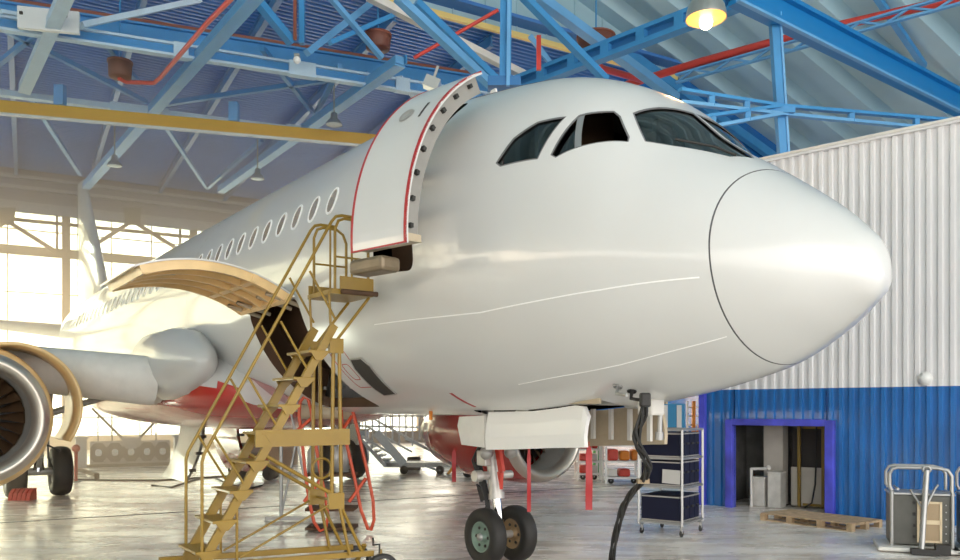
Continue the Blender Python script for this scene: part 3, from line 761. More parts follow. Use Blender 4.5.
# engines
def engine(sg, s0, l0, z0, R, openc):
    e = bpy.data.objects.new('engine', None); COL.objects.link(e); e.parent = air
    ax = Vector((1, 0, 0)); c = A(s0, sg*l0, z0)
    def lt(name, prof, m, **k):
        mb = MB(); mb.lathe(prof, c, ax, **k); return build(name, mb, m, e)
    lt('inlet_lip', [(.30, R*.84), (.16, R*.86), (.06, R*.90), (.01, R*.95), (0, R*.985), (.03, R*1.03), (.12, R*1.08), (.25, R*1.12)], 'lip', n=56)
    lt('inlet_duct', [(.30, R*.84), (.6, R*.83), (1.05, R*.84)], 'greymetal', n=56)
    # fan: 24 twisted blades and spinner
    lt('spinner', [(.55, .001), (.62, .07), (.78, .18), (.98, .28), (1.1, .30)], 'fan', n=24)
    mb = MB()
    for i in range(24):
        a0 = 2*PI*i/24; vs = []
        for r, tw in ((.28, .05), (R*.5, .12), (R*.82, .2)):
            for d in (-1, 1):
                a = a0+d*tw*.9*(.6 if r < .4 else .75); vs.append(c+Vector((.98-d*.10, math.cos(a)*r, math.sin(a)*r)))
        mb.add(vs, [(0, 1, 3, 2), (2, 3, 5, 4)], True)
    build('fan', mb, 'fan', e, fix=False)
    lt('fan_backing', [(1.14, .001), (1.14, R*.83)], 'dark', n=40)
    cow = 'redpaint' if sg < 0 else 'offwhite'
    if openc:
        lt('inlet_cowl', [(.25, R*1.12), (.55, R*1.16), (.95, R*1.17), (.97, R*.9)], cow, n=56)
        lt('fan_case', [(.95, R*.93), (1.05, R*1.0), (1.10, R*.92), (1.5, R*.90), (1.55, R*.98), (1.62, R*.98), (1.66, R*.88), (2.3, R*.86)], 'primer', n=48)
        lt('cowl_ring', [(1.22, R*1.0), (1.20, R*1.28), (1.30, R*1.33), (1.62, R*1.33), (1.62, R*1.24), (1.34, R*1.22), (1.34, R*1.0)], 'innerskin', n=56)
        for k in range(10):
            a = 2*PI*k/10; d = Vector((0, math.cos(a), math.sin(a))); mb = MB(); mb.tube([c+Vector((.9, 0, 0))+d*R*1.02, c+Vector((1.22, 0, 0))+d*R*1.2], .03, 6); build('case_strut', mb, 'dark', e)
        lt('case_ring', [(2.25, R*.86), (2.3, R*1.06), (2.42, R*1.08), (2.5, R*.9)], 'greymetal', n=48)
        for i in range(9):
            a = math.radians(-60+28*i); d = Vector((0, math.cos(a), math.sin(a)))
            mb = MB(); mb.box(c+Vector((1.3+.3*(i % 3)*.6, 0, 0))+d*R*.98, (.22, .16, .12), Matrix.Rotation(a, 3, 'X')); mb.tube([c+Vector((1.1, 0, 0))+d*R*.97, c+Vector((1.6, 0, 0))+d*R*1.0, c+Vector((2.2, 0, 0))+d*R*.95], .025, 6)
            build('accessory', mb, ['greymetal', 'hubgold', 'offwhite'][i % 3], e)
        # open fan cowl doors, swung up and out around the pylon hinge
        for sd, a0, a1, sh in ((-1, -70, 78, .34), (1, 102, 250, .34)):
            mb = MB(); P = []; aa = np.radians(np.linspace(a0, a1, 22)); n2 = len(aa)
            hp = Vector((0, 0, R*1.1)); rot = math.radians(-26*sd*-1)*-1
            for o_ in (1.15, 1.09):
                for t_ in (1.02, 2.55):
                    for a in aa:
                        q = Vector((0, -sd*abs(math.cos(a)) if False else math.cos(a), math.sin(a)))*R*o_
                        q = q-hp; rr_ = (35 if sd < 0 else -35); q = Matrix.Rotation(math.radians(rr_), 3, 'X') @ q; q = q+hp
                        P.append(c+Vector((t_, q.y, q.z)))
            fs = []
            for k in range(n2-1):
                fs += [(k, k+1, n2+k+1, n2+k), (2*n2+k, 3*n2+k, 3*n2+k+1, 2*n2+k+1), (k, 2*n2+k, 2*n2+k+1, k+1), (n2+k, n2+k+1, 3*n2+k+1, 3*n2+k)]
            fs += [(0, n2, 3*n2, 2*n2), (n2-1, 3*n2-1, 4*n2-1, 2*n2-1)]
            mb.add(P, fs, True); cdr = build('fan_cowl_door', mb, 'innerskin' if sg > 0 else 'redpaint', e)
            mb = MB(); a = math.radians(-20 if sd < 0 else 200); q = Vector((0, math.cos(a), math.sin(a)))
            mb.bar(c+Vector((1.7, 0, 0))+q*R*.9, c+Vector((1.7, 0, -.1))+q*R*1.6, .03); build('hold_open_rod', mb, 'dark', cdr)
    else:
        lt('fan_cowl', [(.25, R*1.12), (.7, R*1.17), (1.6, R*1.19), (2.5, R*1.16)], cow, n=56)
    lt('reverser_cowl', [(2.5, R*1.14), (3.0, R*1.10), (3.6, R*.98), (4.1, R*.84), (4.12, R*.74)], cow, n=48)
    lt('core_nozzle', [(2.4, R*.62), (4.2, R*.58), (4.9, R*.42), (4.9, R*.36)], 'metal', n=32)
    lt('exhaust_plug', [(4.6, R*.3), (5.1, R*.2), (5.5, .001)], 'metal', n=24)
    mb = MB(); y = sg*l0
    mb.prism([A(s0+1.2, y-.16, z0+R*.95), A(s0+2.0, y-.16, z0+R*1.25), A(s0+3.6, y-.16, z0+R*1.45), A(s0+5.6, y-.16, z0+R*1.1), A(s0+4.6, y-.16, z0+R*.5), A(s0+2.3, y-.16, z0+R*.8)], (0, .32, 0)); build('pylon', mb, 'offwhite', e, bevel=.04)
    return e
engine(1, 10.85, 5.47, 1.885, .92, True)
engine(-1, 10.6, 5.6, 1.44, .99, False)
# tail
mb = MB(); P = []
for z, le, ch, tk in ((5.9, 28.6, 6.9, .08), (6.4, 29.6, 5.9, .10), (11.75, 34.1, 2.0, .10)):
    q = wingsec(le, ch, 0, tk); m_ = len(q); P += [Vector((a, b-.02*ch*0, z)) for a, b in q]
mb.add(P, [(i*m_+j, i*m_+(j+1) % m_, (i+1)*m_+(j+1) % m_, (i+1)*m_+j) for i in range(2) for j in range(m_)], True); mb.add(P[-m_:], [tuple(range(m_))])
fin = build('fin', mb, 'paint', air)
mb = MB(); mb.prism([A(33.8, -.30, 6.6), A(35.5, -.30, 6.6), A(36.1, -.14, 11.6), A(35.4, -.14, 11.6)], (0, .6, 0)) if False else mb.bar((34.9, .2, 6.6), (35.6, .08, 11.5), .03, .02); build('rudder_gap', mb, 'seam', fin)
for sg in (1, -1):
    mb = MB(); P = []
    for l, le, ch, z in ((.6, 31.2, 4.4, 5.1), (6.2, 34.4, 1.5, 5.65)):
        q = wingsec(le, ch, z, .1); m_ = len(q); P += [Vector((a, sg*l, b)) for a, b in q]
    mb.add(P, [(j, (j+1) % m_, m_+(j+1) % m_, m_+j) for j in range(m_)], True); mb.add(P[-m_:], [tuple(range(m_))]); build('tailplane', mb, 'offwhite', air)
# blade aerial on the crown, probes, drain mast
mb = MB(); b0 = FP(5.05, .06, 0); mb.prism([b0+Vector((-.14, 0, -.03)), b0+Vector((-.06, 0, .20)), b0+Vector((.04, 0, .20)), b0+Vector((.14, 0, -.03))], (0, .03, 0)); build('blade_aerial', mb, 'white', air, bevel=.01)
for s, p, m in ((2.28, 2.711, 'silver'), (2.23, 2.802, 'black')):
    b0 = FP(s, p, 0); n = Vector(fusn(np.array([s]), np.array([p]))[:, 0]); mb = MB(); mb.tube([b0, b0+n*.08, b0+n*.10+Vector((-.14, 0, 0))], .018, 8); mb.lathe([(0, .001), (0, .05), (.015, .045)], b0, n, 12); build('probe', mb, m, air)
b0 = FP(6.0, 2.9, 0); mb = MB(); mb.bar(b0, b0+Vector((0, 0, -.12)), .02, .06); build('drain_mast', mb, 'orange', air)
# ---- nose gear
def wheel(parent, c, r, wd, rim, hub, nside=1):
    k = wd/2; c = Vector(c)
    prof = [(-k*.55, rim*.98), (-k*.75, rim*1.05), (-k*.95, rim*1.25), (-k, r*.80), (-k*.92, r*.90), (-k*.7, r*.965), (-k*.35, r*.995), (0, r), (k*.35, r*.995), (k*.7, r*.965), (k*.92, r*.90), (k, r*.80), (k*.95, rim*1.25), (k*.75, rim*1.05), (k*.55, rim*.98)]
    mb = MB(); mb.lathe(prof, c, (0, 1, 0), 44); w_ = build('tyre', mb, 'tyre', parent)
    mb = MB()
    for sd in (-1, 1):
        mb.lathe([(sd*k*.72, rim*1.06), (sd*k*.80, rim*1.0), (sd*k*.55, rim*.92), (sd*k*.22, rim*.55), (sd*k*.30, rim*.36), (sd*k*.7, rim*.30), (sd*k*.72, .001)], c, (0, 1, 0), 36)
    h_ = build('hub', mb, hub, w_)
    for sd in (-1, 1):
        mb = MB(); mb.lathe([(sd*k*.7, rim*.26), (sd*k*.98, rim*.24), (sd*k*1.0, .001)], c, (0, 1, 0), 18); build('hub_cap', mb, 'silver', w_)
        for j in range(6):
            a = 2*PI*j/6; mb = MB(); q = c+Vector((math.cos(a)*rim*.66, sd*k*.42, math.sin(a)*rim*.66)); mb.lathe([(0, .001), (0, rim*.11), (sd*.012, rim*.10), (sd*.012, .001)], q, (0, 1, 0), 10); build('hub_hole', mb, 'dark', w_)
    return w_
ng = bpy.data.objects.new('nose_gear', None); COL.objects.link(ng); ng.parent = air
R1 = .372
for l in (.25, -.25): wheel(ng, (5.07, l, R1), R1, .21, .19, 'hubgreen' if l > 0 else 'hubgold')
mb = MB(); mb.cyl((5.07, -.3, R1), (5.07, .3, R1), .05, 14); build('axle', mb, 'strut', ng)
top = Vector((5.42, 0, 2.3)); bot = Vector((5.07, 0, R1))
dv = (top-bot)
mb = MB(); mb.cyl(bot-dv*.02, bot+dv*.30, .062, 18); build('piston', mb, 'chrome', ng)
mb = MB(); mb.cyl(bot+dv*.25, bot+dv*.42, .095, 18); mb.cyl(bot+dv*.40, top, .085, 18); mb.cyl(bot+dv*.24, bot+dv*.28, .11, 18); mb.cyl(bot+dv*.50, bot+dv*.58, .115, 18); build('shock_strut', mb, 'strut', ng)
mb = MB(); mb.tube([bot+dv*.62, bot+dv*.66+Vector((-.25, 0, .06)), (4.4, 0, 2.15)], .06, 10); build('drag_strut', mb, 'strut', ng)
mb = MB(); mb.bar(bot+dv*.28+Vector((.08, .06, 0)), bot+dv*.18+Vector((.25, 0, 0)), .03, .07); mb.bar(bot+dv*.18+Vector((.25, 0, 0)), bot+dv*.03+Vector((.06, .05, 0)), .03, .06); build('torque_link', mb, 'dark', ng)
mb = MB(); mb.cyl(bot+dv*.40+Vector((.02, -.30, 0)), bot+dv*.40+Vector((.02, .30, 0)), .055, 14); mb.cyl(bot+dv*.40+Vector((.02, .2, 0)), bot+dv*.40+Vector((.02, .31, 0)), .075, 14); build('steering_cylinder', mb, 'strut', ng)
for l, zf in ((.20, .56), (-.20, .56)):
    mb = MB(); q = bot+dv*zf+Vector((-.12, l, 0)); mb.lathe([(0, .001), (0, .085), (-.03, .095), (-.10, .07), (-.13, .001)], q, (1, 0, 0), 18); build('taxi_light', mb, 'greymetal', ng)
mb = MB(); q = bot+dv*.52; mb.box(q+Vector((.0, .14, .0)), (.20, .10, .20)); mb.box(q+Vector((.05, .14, .22)), (.13, .09, .12)); build('valve_block', mb, 'strut', ng, bevel=.015)
for i in range(5):
    mb = MB(); o_ = .05+.02*i; mb.tube([bot+dv*(.72-.03*i)+Vector((.1, o_, 0)), bot+dv*.5+Vector((.14+.02*i, o_+.05, 0)), bot+dv*.3+Vector((.12, o_, 0)), bot+dv*.06+Vector((.05, .1, .05))], .012, 6); build('hydraulic_line', mb, 'black', ng)
mb = MB(); mb.bar(bot+dv*.30+Vector((-.16, .02, .25)), bot+dv*.62+Vector((-.2, .05, .05)), .05, .09); mb.prism([bot+dv*.30+Vector((-.2, .02, .25)), bot+dv*.30+Vector((-.12, .02, .25)), bot+dv*.22+Vector((-.15, .02, .18))], (0, .05, 0)); build('safety_sleeve', mb, 'red', ng)
for k, (dx, dl, zf, r, hh) in enumerate(((.16, .10, .60, .06, .16), (.20, .02, .50, .05, .12), (.17, .12, .42, .045, .14), (.22, .06, .34, .04, .10))):
    mb = MB(); q = bot+dv*zf+Vector((dx, dl, 0)); mb.lathe([(0, .001), (0, r), (hh*.3, r*1.1), (hh*.4, r*.8), (hh, r*.8), (hh, .001)], q, (.2, .3, 1), 14); build('accumulator', mb, ['dark', 'greymetal', 'black', 'strut'][k], ng)
mb = MB(); mb.prism([bot+dv*.26+Vector((.08, .05, 0)), bot+dv*.30+Vector((.34, .05, .06)), bot+dv*.22+Vector((.26, .05, -.02))], (0, .03, 0)); build('tow_fitting', mb, 'dark', ng)
# gear bay and its doors
mb = MB(); b0, b1 = 2.7, 4.95
mb.box((3.83, .51, 2.45), (2.26, .03, .75)); mb.box((3.83, -.51, 2.45), (2.26, .03, .75)); mb.box((3.83, 0, 2.84), (2.26, 1.04, .03)); mb.box((2.70, 0, 2.5), (.03, 1.04, .7)); mb.box((4.97, 0, 2.45), (.03, 1.04, .75))
build('gear_bay', mb, 'primer', air)
def gdoor(l, nm, ma, mi):
    mb = MB(); ss = [2.72, 2.76, 2.9, 3.2, 3.6, 4.2, 4.72] if l < 0 else [2.90, 2.96, 3.1, 3.4, 3.8, 4.2, 4.66]; n = len(ss)
    top_ = [float(fus(s, PI-.24)[2, 0])+.0 for s in ss]; bot_ = [1.63, 1.625, 1.62, 1.60, 1.58, 1.55, 1.52] if l < 0 else [1.615, 1.61, 1.605, 1.59, 1.565, 1.54, 1.52]
    top_[0] -= .14; top_[1] -= .03
    sg = 1 if l > 0 else -1; vs = []
    for o_ in (0, -.05*sg):
        for s, a, b in zip(ss, top_, bot_):
            for f_ in (0, .33, .66, 1): vs.append(Vector((s, l+o_+sg*.05*math.sin(f_*2.2)-.02*sg, a+(b-a)*f_)))
    fs = []; m = 4; K = n*m
    for i in range(n-1):
        for j in range(m-1):
            fs += [(i*m+j, i*m+j+1, (i+1)*m+j+1, (i+1)*m+j), (K+i*m+j, K+(i+1)*m+j, K+(i+1)*m+j+1, K+i*m+j+1)]
        fs += [(i*m, (i+1)*m, K+(i+1)*m, K+i*m), (i*m+3, K+i*m+3, K+(i+1)*m+3, (i+1)*m+3)]
    for j in range(m-1): fs += [(j, K+j, K+j+1, j+1), ((n-1)*m+j, (n-1)*m+j+1, K+(n-1)*m+j+1, K+(n-1)*m+j)]
    mb.add(vs, fs, False); return build(nm, mb, ma, air)
d_ = gdoor(.52, 'nose_gear_door', 'white', 'primer')
d2 = gdoor(-.52, 'nose_gear_door', 'primer', 'primer')
for i in range(6):
    s = 2.85+.30*i; mb = MB(); mb.bar((s, -.40, 2.02), (s, -.40, 1.66), .04, .05); build('door_stiffener', mb, 'offwhite', d2)
mb = MB(); mb.prism([A(4.75, .50, 1.94), A(5.30, .50, 1.92), A(5.34, .50, 1.80), A(5.25, .50, 1.56), A(4.75, .50, 1.54)], (0, -.03, 0)); build('aft_gear_door', mb, 'offwhite', air)
mb = MB(); mb.cyl((2.75, -.1, 2.10), (4.2, .1, 2.12), .045, 12); mb.cyl((2.72, -.1, 2.1), (2.9, -.1, 2.1), .075, 12); build('bay_actuator', mb, 'greymetal', air)
mb = MB(); mb.box((2.36, .12, 2.04), (.20, .20, .17)); build('ground_power_panel', mb, 'offwhite', air, bevel=.02)
mb = MB(); mb.cyl((2.36, -.02, 2.0), (2.37, -.02, 1.74), .026, 12); mb.cyl((2.37, -.02, 1.78), (2.375, -.02, 1.70), .045, 12); build('door_link', mb, 'silver', air)
# ---- main gear
def maingear(sg):
    g = bpy.data.objects.new('main_gear', None); COL.objects.link(g); g.parent = air
    lc = 3.80*sg; R2 = .575
    for d in (-.463, .463): wheel(g, (17.71, lc+d, R2), R2, .42, .27, 'strut')
    mb = MB(); mb.cyl((17.71, lc-.4, R2), (17.71, lc+.4, R2), .09, 14); build('axle', mb, 'strut', g)
    mb = MB(); mb.cyl((17.71, lc, R2), (17.71, lc-.05*sg, 1.4), .10, 16); build('piston', mb, 'chrome', g)
    mb = MB(); mb.cyl((17.71, lc-.04*sg, 1.2), (17.6, lc-.15*sg, 2.6), .17, 18); mb.cyl((17.71, lc-.04*sg, 1.15), (17.71, lc-.04*sg, 1.3), .2, 18); build('shock_strut', mb, 'strut', g)
    mb = MB(); mb.bar((17.5, lc, 1.25), (17.2, lc, .95), .12, .06); mb.bar((17.2, lc, .95), (17.6, lc, .7), .10, .06); build('torque_link', mb, 'strut', g)
    mb = MB(); mb.cyl((17.7, lc-.2*sg, 1.9), (17.7, lc-1.7*sg, 2.4), .08, 12); build('side_stay', mb, 'strut', g)
    mb = MB(); mb.prism([A(17.0, lc+.42*sg, 2.45), A(18.4, lc+.42*sg, 2.45), A(18.2, lc+.40*sg, 1.0), A(17.25, lc+.40*sg, 1.0)], (0, .05, 0)); build('leg_door', mb, 'offwhite', g)
    for k in range(4):
        mb = MB(); mb.tube([(17.4, lc+.08*(k-1.5), 2.3), (17.35, lc+.1*(k-1.5), 1.6), (17.5, lc+.12*(k-1.5), .9), (17.6, lc+.2*(k-1.5), .62)], .02, 6); build('brake_line', mb, 'black', g)
    mb = MB(); 
    return g
maingear(1); maingear(-1)
for l, zb2, nm in ((.45, .28, 'offwhite'), (-.45, .42, 'redpaint')):
    mb = MB(); P = []; n = 10; sg = 1 if l > 0 else -1
    for s in (16.4, 18.3):
        for j in range(n):
            f_ = j/(n-1); P.append(Vector((s+(.15*f_ if s > 17 else 0), l+sg*.42*(f_**2), 1.62+(zb2-1.62)*f_)))
    mb.grid(P, 2, n); mb.grid([p+Vector((0, -sg*.07, 0)) for p in P], 2, n, flip=True)
    mb.add([P[0], P[n], P[n]+Vector((0, -sg*.07, 0)), P[0]+Vector((0, -sg*.07, 0))], [(0, 1, 2, 3)]); mb.add([P[n-1], P[2*n-1], P[2*n-1]+Vector((0, -sg*.07, 0)), P[n-1]+Vector((0, -sg*.07, 0))], [(0, 1, 2, 3)])
    dd = build('main_gear_door', mb, nm, air)
    for k in range(3):
        f_ = .2+.3*k; mb = MB(); mb.box((16.36, l+sg*.42*f_**2-.02, 1.62+(zb2-1.62)*f_), (.1, .14, .07)); build('door_latch', mb, 'dark', dd)
# remove-before-flight ribbons hang from the aircraft
def streamer(px, y0, y1, Y, wd, lab):
    a, b = at(px, y0, Y), at(px, y1, Y); t = thing('warning_streamer', lab, 'streamer', (a.x, a.y, b.z), 0, 'red warning streamers on the aircraft')
    mb = MB(); n = 8; P = []
    for i in range(n+1):
        q = a.lerp(b, i/n)
        for k in (-1, 1): P.append(q+Vector((k*wd/2*(1 if i else .5), .012*math.sin(i*1.1)+.01*k*math.sin(i*.8), 0)))
    mb.grid(P, n+1, 2); mb.grid([p+Vector((0, .004, 0)) for p in P], n+1, 2, flip=True); build('ribbon', mb, 'redstripe', t, world=True, fix=False)
    mb = MB(); mb.tube([a+Vector((0, 0, .05)), a], .006, 6); build('cord', mb, 'red', t, world=True)
streamer(529, 449, 512, 9.6, .045, 'narrow red streamer hanging in front of the far nose wheel')
streamer(589, 446, 510, 8.9, .075, 'wide red streamer hanging at the front end of the white gear door')
streamer(454, 450, 482, 17.5, .09, 'short red streamer hanging beside the yellow tow dolly')

# ------------------------------------------------------------------ yellow boarding stairs
E1 = Vector((.811, .585, 0)).normalized(); E2 = Vector((E1.y, -E1.x, 0))
ST0 = Vector((-2.69, 7.85, 0))
t = thing('maintenance_stairs', 'tall ochre yellow rolling stairs leading up to the open service door', 'stairs', ST0)
def sp(R, w, z): return ST0+E1*R+E2*w+Vector((0, 0, z))
RS = Matrix((E1, E2*-1, Vector((0, 0, 1)))).transposed()
SL = 2.58/1.5; WS = -.50
def zs(R): return .62+SL*R
def pt_(name, m, fn, par=t, **k):
    mb = MB(); fn(mb); return build(name, mb, m, par, world=True, **k)
for w in (0, WS): pt_('stringer', 'yellow', lambda m: m.bar(sp(-.30, w, zs(-.30)-.07), sp(1.38, w, zs(1.38)-.07), .05, .085))
for i in range(-2, 8):
    R = i*.1667; z = zs(R)
    s_ = pt_('step', 'yellow', lambda m: m.box(sp(R+.02, WS/2, z), (.24, .60, .03), RS), bevel=.006)
    for w in (.03, WS-.03): pt_('step_bracket', 'yellow', lambda m: m.prism([sp(R-.07, w, z-.01), sp(R+.13, w, z-.01), sp(R+.05, w, z-.09), sp(R-.02, w, z-.09)], E2*.02), s_)
ZP = 3.28
pt_('platform', 'yellow', lambda m: m.box(sp(1.57, WS/2, ZP), (.50, .62, .05), RS))
pt_('kick_plate', 'yellow', lambda m: m.box(sp(1.62, .06, ZP+.09), (.40, .02, .16), RS)); pt_('kick_plate', 'yellow', lambda m: m.box(sp(1.57, WS-.05, ZP+.07), (.48, .02, .12), RS))
pt_('rubber_bumper', 'brown', lambda m: m.cyl(sp(1.42, .10, ZP-.0), sp(1.85, .10, ZP-.0), .028, 12))
# handrails along the flight
def rail(w, hgt, r=.017): 
    lo_ = -.46; hi_ = 1.36
    return [sp(lo_+.04, w, zs(lo_)-.62), sp(lo_, w, zs(lo_)+.25), sp(lo_+.05, w, zs(lo_)+.52), sp(hi_, w, zs(hi_)+hgt)]
for w, hh in ((.02, .90), (WS-.02, .90)):
    def f(m):
        m.tube([sp(-.03, w, .62), sp(-.03, w, 1.50), sp(-.01, w, 1.58), sp(1.34, w, 4.03), sp(1.39, w, 4.09), sp(1.46, w, 4.11), sp(1.66, w, 4.11)], .017, 8)
    pt_('handrail', 'yellow', f)
    for R in (.28, .62, .96, 1.28): pt_('baluster', 'yellow', lambda m: m.tube([sp(R+.10, w, zs(R+.10)), sp(R-.19, w, zs(R-.19)+.98)], .013, 6))
    # platform guard: hoop and verticals
    def g(m): m.tube([sp(1.38, w, ZP), sp(1.38, w, 3.95), sp(1.42, w, 4.05), sp(1.49, w, 4.08), sp(1.66, w, 4.08), sp(1.74, w, 4.03), sp(1.78, w, 3.93), sp(1.78, w, ZP)], .016, 8)
    pt_('guard_hoop', 'yellow', g)
    pt_('guard_rail', 'yellow', lambda m: m.tube([sp(1.38, w, 3.66), sp(1.78, w, 3.66)], .012, 6))
    pt_('guard_post', 'yellow', lambda m: m.tube([sp(1.58, w, ZP), sp(1.58, w, 4.08)], .013, 6))
# posts, struts, cross plate
ZN = 2.70; ZL = 1.03
PR = 1.40
for w in (0, WS):
    pt_('node_plate', 'yellow', lambda m: m.box(sp(PR, w, ZN), (.16, .05, .16), RS))
    for d in (-.03, .04): pt_('post', 'yellow', lambda m: m.tube([sp(PR+d, w, ZN), sp(PR+d*1.6, w, ZL)], .021, 8))
    pt_('strut', 'yellow', lambda m: m.tube([sp(PR, w, ZN+.05), sp(1.80, w, ZP-.03)], .017, 6)); pt_('strut', 'yellow', lambda m: m.tube([sp(PR-.05, w, ZN), sp(PR-.08, w, ZP)], .015, 6))
    pt_('node_plate', 'yellow', lambda m: m.box(sp(PR, w, ZL), (.18, .05, .17), RS))
    for dR, dw in ((.32, .0), (.14, .05)): pt_('leg', 'yellow', lambda m: m.tube([sp(PR+.03, w, ZL), sp(PR+dR, w+dw, .44)], .019, 6))
    pt_('base_rail', 'yellow', lambda m: m.bar(sp(-.3, w, .50), sp(PR+.45, w, .42), .045, .06))
    pt_('cross_brace', 'yellow', lambda m: m.tube([sp(.35, w, .53), sp(PR, w, ZL)], .012, 6))
    pt_('upright', 'yellow', lambda m: m.tube([sp(.32, w, .5), sp(.32, w, zs(.32)-.1)], .014, 6))
    pt_('diagonal', 'yellow', lambda m: m.tube([sp(.60, w, zs(.60)-.1), sp(PR, w, ZL+.05)], .022, 6))
pt_('cross_plate', 'yellow', lambda m: m.box(sp(1.02, .035, 1.72), (1.05, .02, .175), RS))
for R in (PR,): pt_('cross_bar', 'yellow', lambda m: m.tube([sp(R, 0, ZN), sp(R, WS, ZN)], .016, 6)); pt_('cross_bar', 'yellow', lambda m: m.tube([sp(R, 0, ZL), sp(R, WS, ZL)], .016, 6))
pt_('hand_wheel', 'yellow', lambda m: m.tube([sp(PR-.12+.11*math.cos(a), -.1, 1.38+.11*math.sin(a)) for a in np.linspace(0, 2*PI, 22)[:-1]], .014, 6, closed=True))
pt_('lock_crank', 'black', lambda m: m.tube([sp(PR+.42, .06, .60), sp(PR+.42, .06, .52), sp(PR+.50, .06, .52), sp(PR+.50, .06, .42)], .012, 6))
def caster(p, r, par, ax, spokes=False, m_='black'):
    def f(m): m.lathe([(-.035, r*.75), (-.035, r*.92), (-.02, r), (.02, r), (.035, r*.92), (.035, r*.75)], p, ax, 28)
    w_ = pt_('wheel', m_, f, par)
    def g(m):
        m.lathe([(-.03, .001), (-.03, r*.22), (.03, r*.22), (.03, .001)], p, ax, 14)
        a_ = Vector(ax).cross(Vector((0, 0, 1))).normalized()
        for k in range(5 if spokes else 12): an = 2*PI*k/(5 if spokes else 12); m.bar(p, p+(a_*math.cos(an)+Vector((0, 0, 1))*math.sin(an))*r*.78, .02, .03)
    pt_('wheel_spokes', 'yellow' if spokes else 'greymetal', g, w_); return w_
for (R, w) in ((-.18, .06), (-.18, WS-.06), (1.92, .08), (1.92, WS-.06)):
    caster(sp(R, w, .21), .21, t, E2); pt_('wheel_fork', 'yellow', lambda m: m.bar(sp(R, w, .21), sp(R, w*.6, .46), .05, .03))

# ------------------------------------------------------------------ red tube trolley behind the stairs
c = fl(332, 535); t2 = thing('tube_trolley', 'red tubular trolley with tall looped skids standing behind the yellow stairs', 'trolley', c)
def tt(name, m, fn, **k): mb = MB(); fn(mb); return build(name, mb, m, t2, world=True, **k)
def loop(cols, Y0, Y1, r=.028):
    return [at(x, y, Y0+(Y1-Y0)*(y-397)/135) for x, y in cols]
for dx, Y0, lab in ((0, 12.9, 0), (46, 12.6, 1)):
    base = [(304, 397), (300, 402), (299, 415), (302, 440), (305, 470), (309, 500), (314, 522), (320, 531), (325, 529), (328, 518), (326, 500), (320, 470), (315, 440), (311, 410), (308, 399)]
    if lab: base = [(345, 399), (341, 405), (342, 425), (348, 450), (355, 480), (361, 510), (368, 529), (371, 530), (374, 520), (373, 500), (367, 470), (360, 440), (353, 412), (349, 401)]
    Y1 = F*(H-.03)/(531-YH)
    tt('skid_loop', 'orangetube', lambda m: m.tube(loop(base, Y1, Y1), .028, 8, closed=True))
for (x0, y0, x1, y1) in ((298, 430, 312, 418), (304, 502, 322, 478), (349, 502, 366, 478), (344, 428, 352, 416)):
    Y1 = F*(H-.03)/(531-YH); tt('cross_tube', 'orangetube', lambda m: m.tube([at(x0, y0, Y1-.05), at(x1, y1, Y1+.05)], .03, 8))
Y1 = F*(H-.03)/(531-YH)
for py in (474, 508, 527): tt('shelf', 'brown', lambda m: m.box((at(312, py, Y1+.3)+at(352, py, Y1+.3))/2, (.80, .5, .05)))
tt('roll', 'primer', lambda m: m.cyl(at(302, 412, Y1+.25), at(352, 412, Y1+.25), .12, 16))
for px in (312, 318, 336, 344): tt('gas_bottle', 'greymetal', lambda m: m.lathe([(0, .001), (0, .08), (.34, .08), (.40, .04), (.44, .03), (.44, .001)], at(px, 472, Y1+.32), (0, 0, 1), 14))

# ------------------------------------------------------------------ white metal stand, compressor
c = fl(284, 522); t3 = thing('support_stand', 'slim white tubular stand on a grey base left of the red trolley', 'stand', c)
def t3p(name, m, fn): mb = MB(); fn(mb); return build(name, mb, m, t3, world=True)
Yb = c.y
for (x0, y0, x1, y1) in ((281, 520, 281, 408), (281, 516, 303, 410), (311, 510, 290, 408), (320, 508, 312, 408)): t3p('leg', 'silver', lambda m: m.tube([at(x0, y0, Yb+.05), at(x1, y1, Yb+.05)], .032 if x0 == 281 and x1 == 281 else .022, 8))
t3p('base_bar', 'greymetal', lambda m: m.box((at(264, 519, Yb)+at(312, 519, Yb))/2+Vector((0, .1, 0)), (.85, .14, .06)))
for px in (266, 310): t3p('foot', 'greymetal', lambda m: m.cyl(at(px, 520, Yb+.08), Vector((at(px, 520, Yb).x, Yb+.08, .0)), .04, 10))
t3p('top_ring', 'silver', lambda m: m.cyl(at(281, 410, Yb), at(312, 410, Yb), .03, 8))
c = fl(256, 480); t4 = thing('air_compressor', 'red horizontal tank compressor on wheels seen behind the stairs', 'compressor', c)
def t4p(name, m, fn): mb = MB(); fn(mb); return build(name, mb, m, t4, world=True)
Yb = c.y
t4p('tank', 'redpaint', lambda m: m.lathe([(-.55, .001), (-.52, .15), (-.42, .24), (.42, .24), (.52, .15), (.55, .001)], at(250, 463, Yb), (1, .15, 0), 22))
t4p('pump', 'dark', lambda m: m.box(at(243, 449, Yb), (.35, .3, .35))); t4p('motor', 'greymetal', lambda m: m.cyl(at(251, 450, Yb), at(262, 450, Yb), .14, 14))
for px in (246, 271):
    for dy in (-.2, .2): t4p('wheel', 'tyre', lambda m: m.lathe([(-.05, .05), (-.05, .17), (0, .2), (.05, .17), (.05, .05)], Vector((at(px, 470, Yb).x, Yb+dy, .2)), (0, 1, 0), 20))
t4p('push_handle', 'dark', lambda m: m.tube([at(230, 478, Yb), at(225, 430, Yb), at(226, 426, Yb+.2)], .03, 6))
mb = MB(); p = [fl(196, 490), fl(214, 482), fl(232, 486), fl(252, 492), fl(246, 488)]
mb.tube([q+Vector((0, 0, .02)) for q in [fl(152, 486), fl(172, 488), fl(196, 480), fl(214, 478), fl(232, 486), fl(252, 489), fl(262, 486)]], .025, 6); tag(build('hose', mb, 'black'), 'thin black hose lying on the floor below the compressor', 'hose')

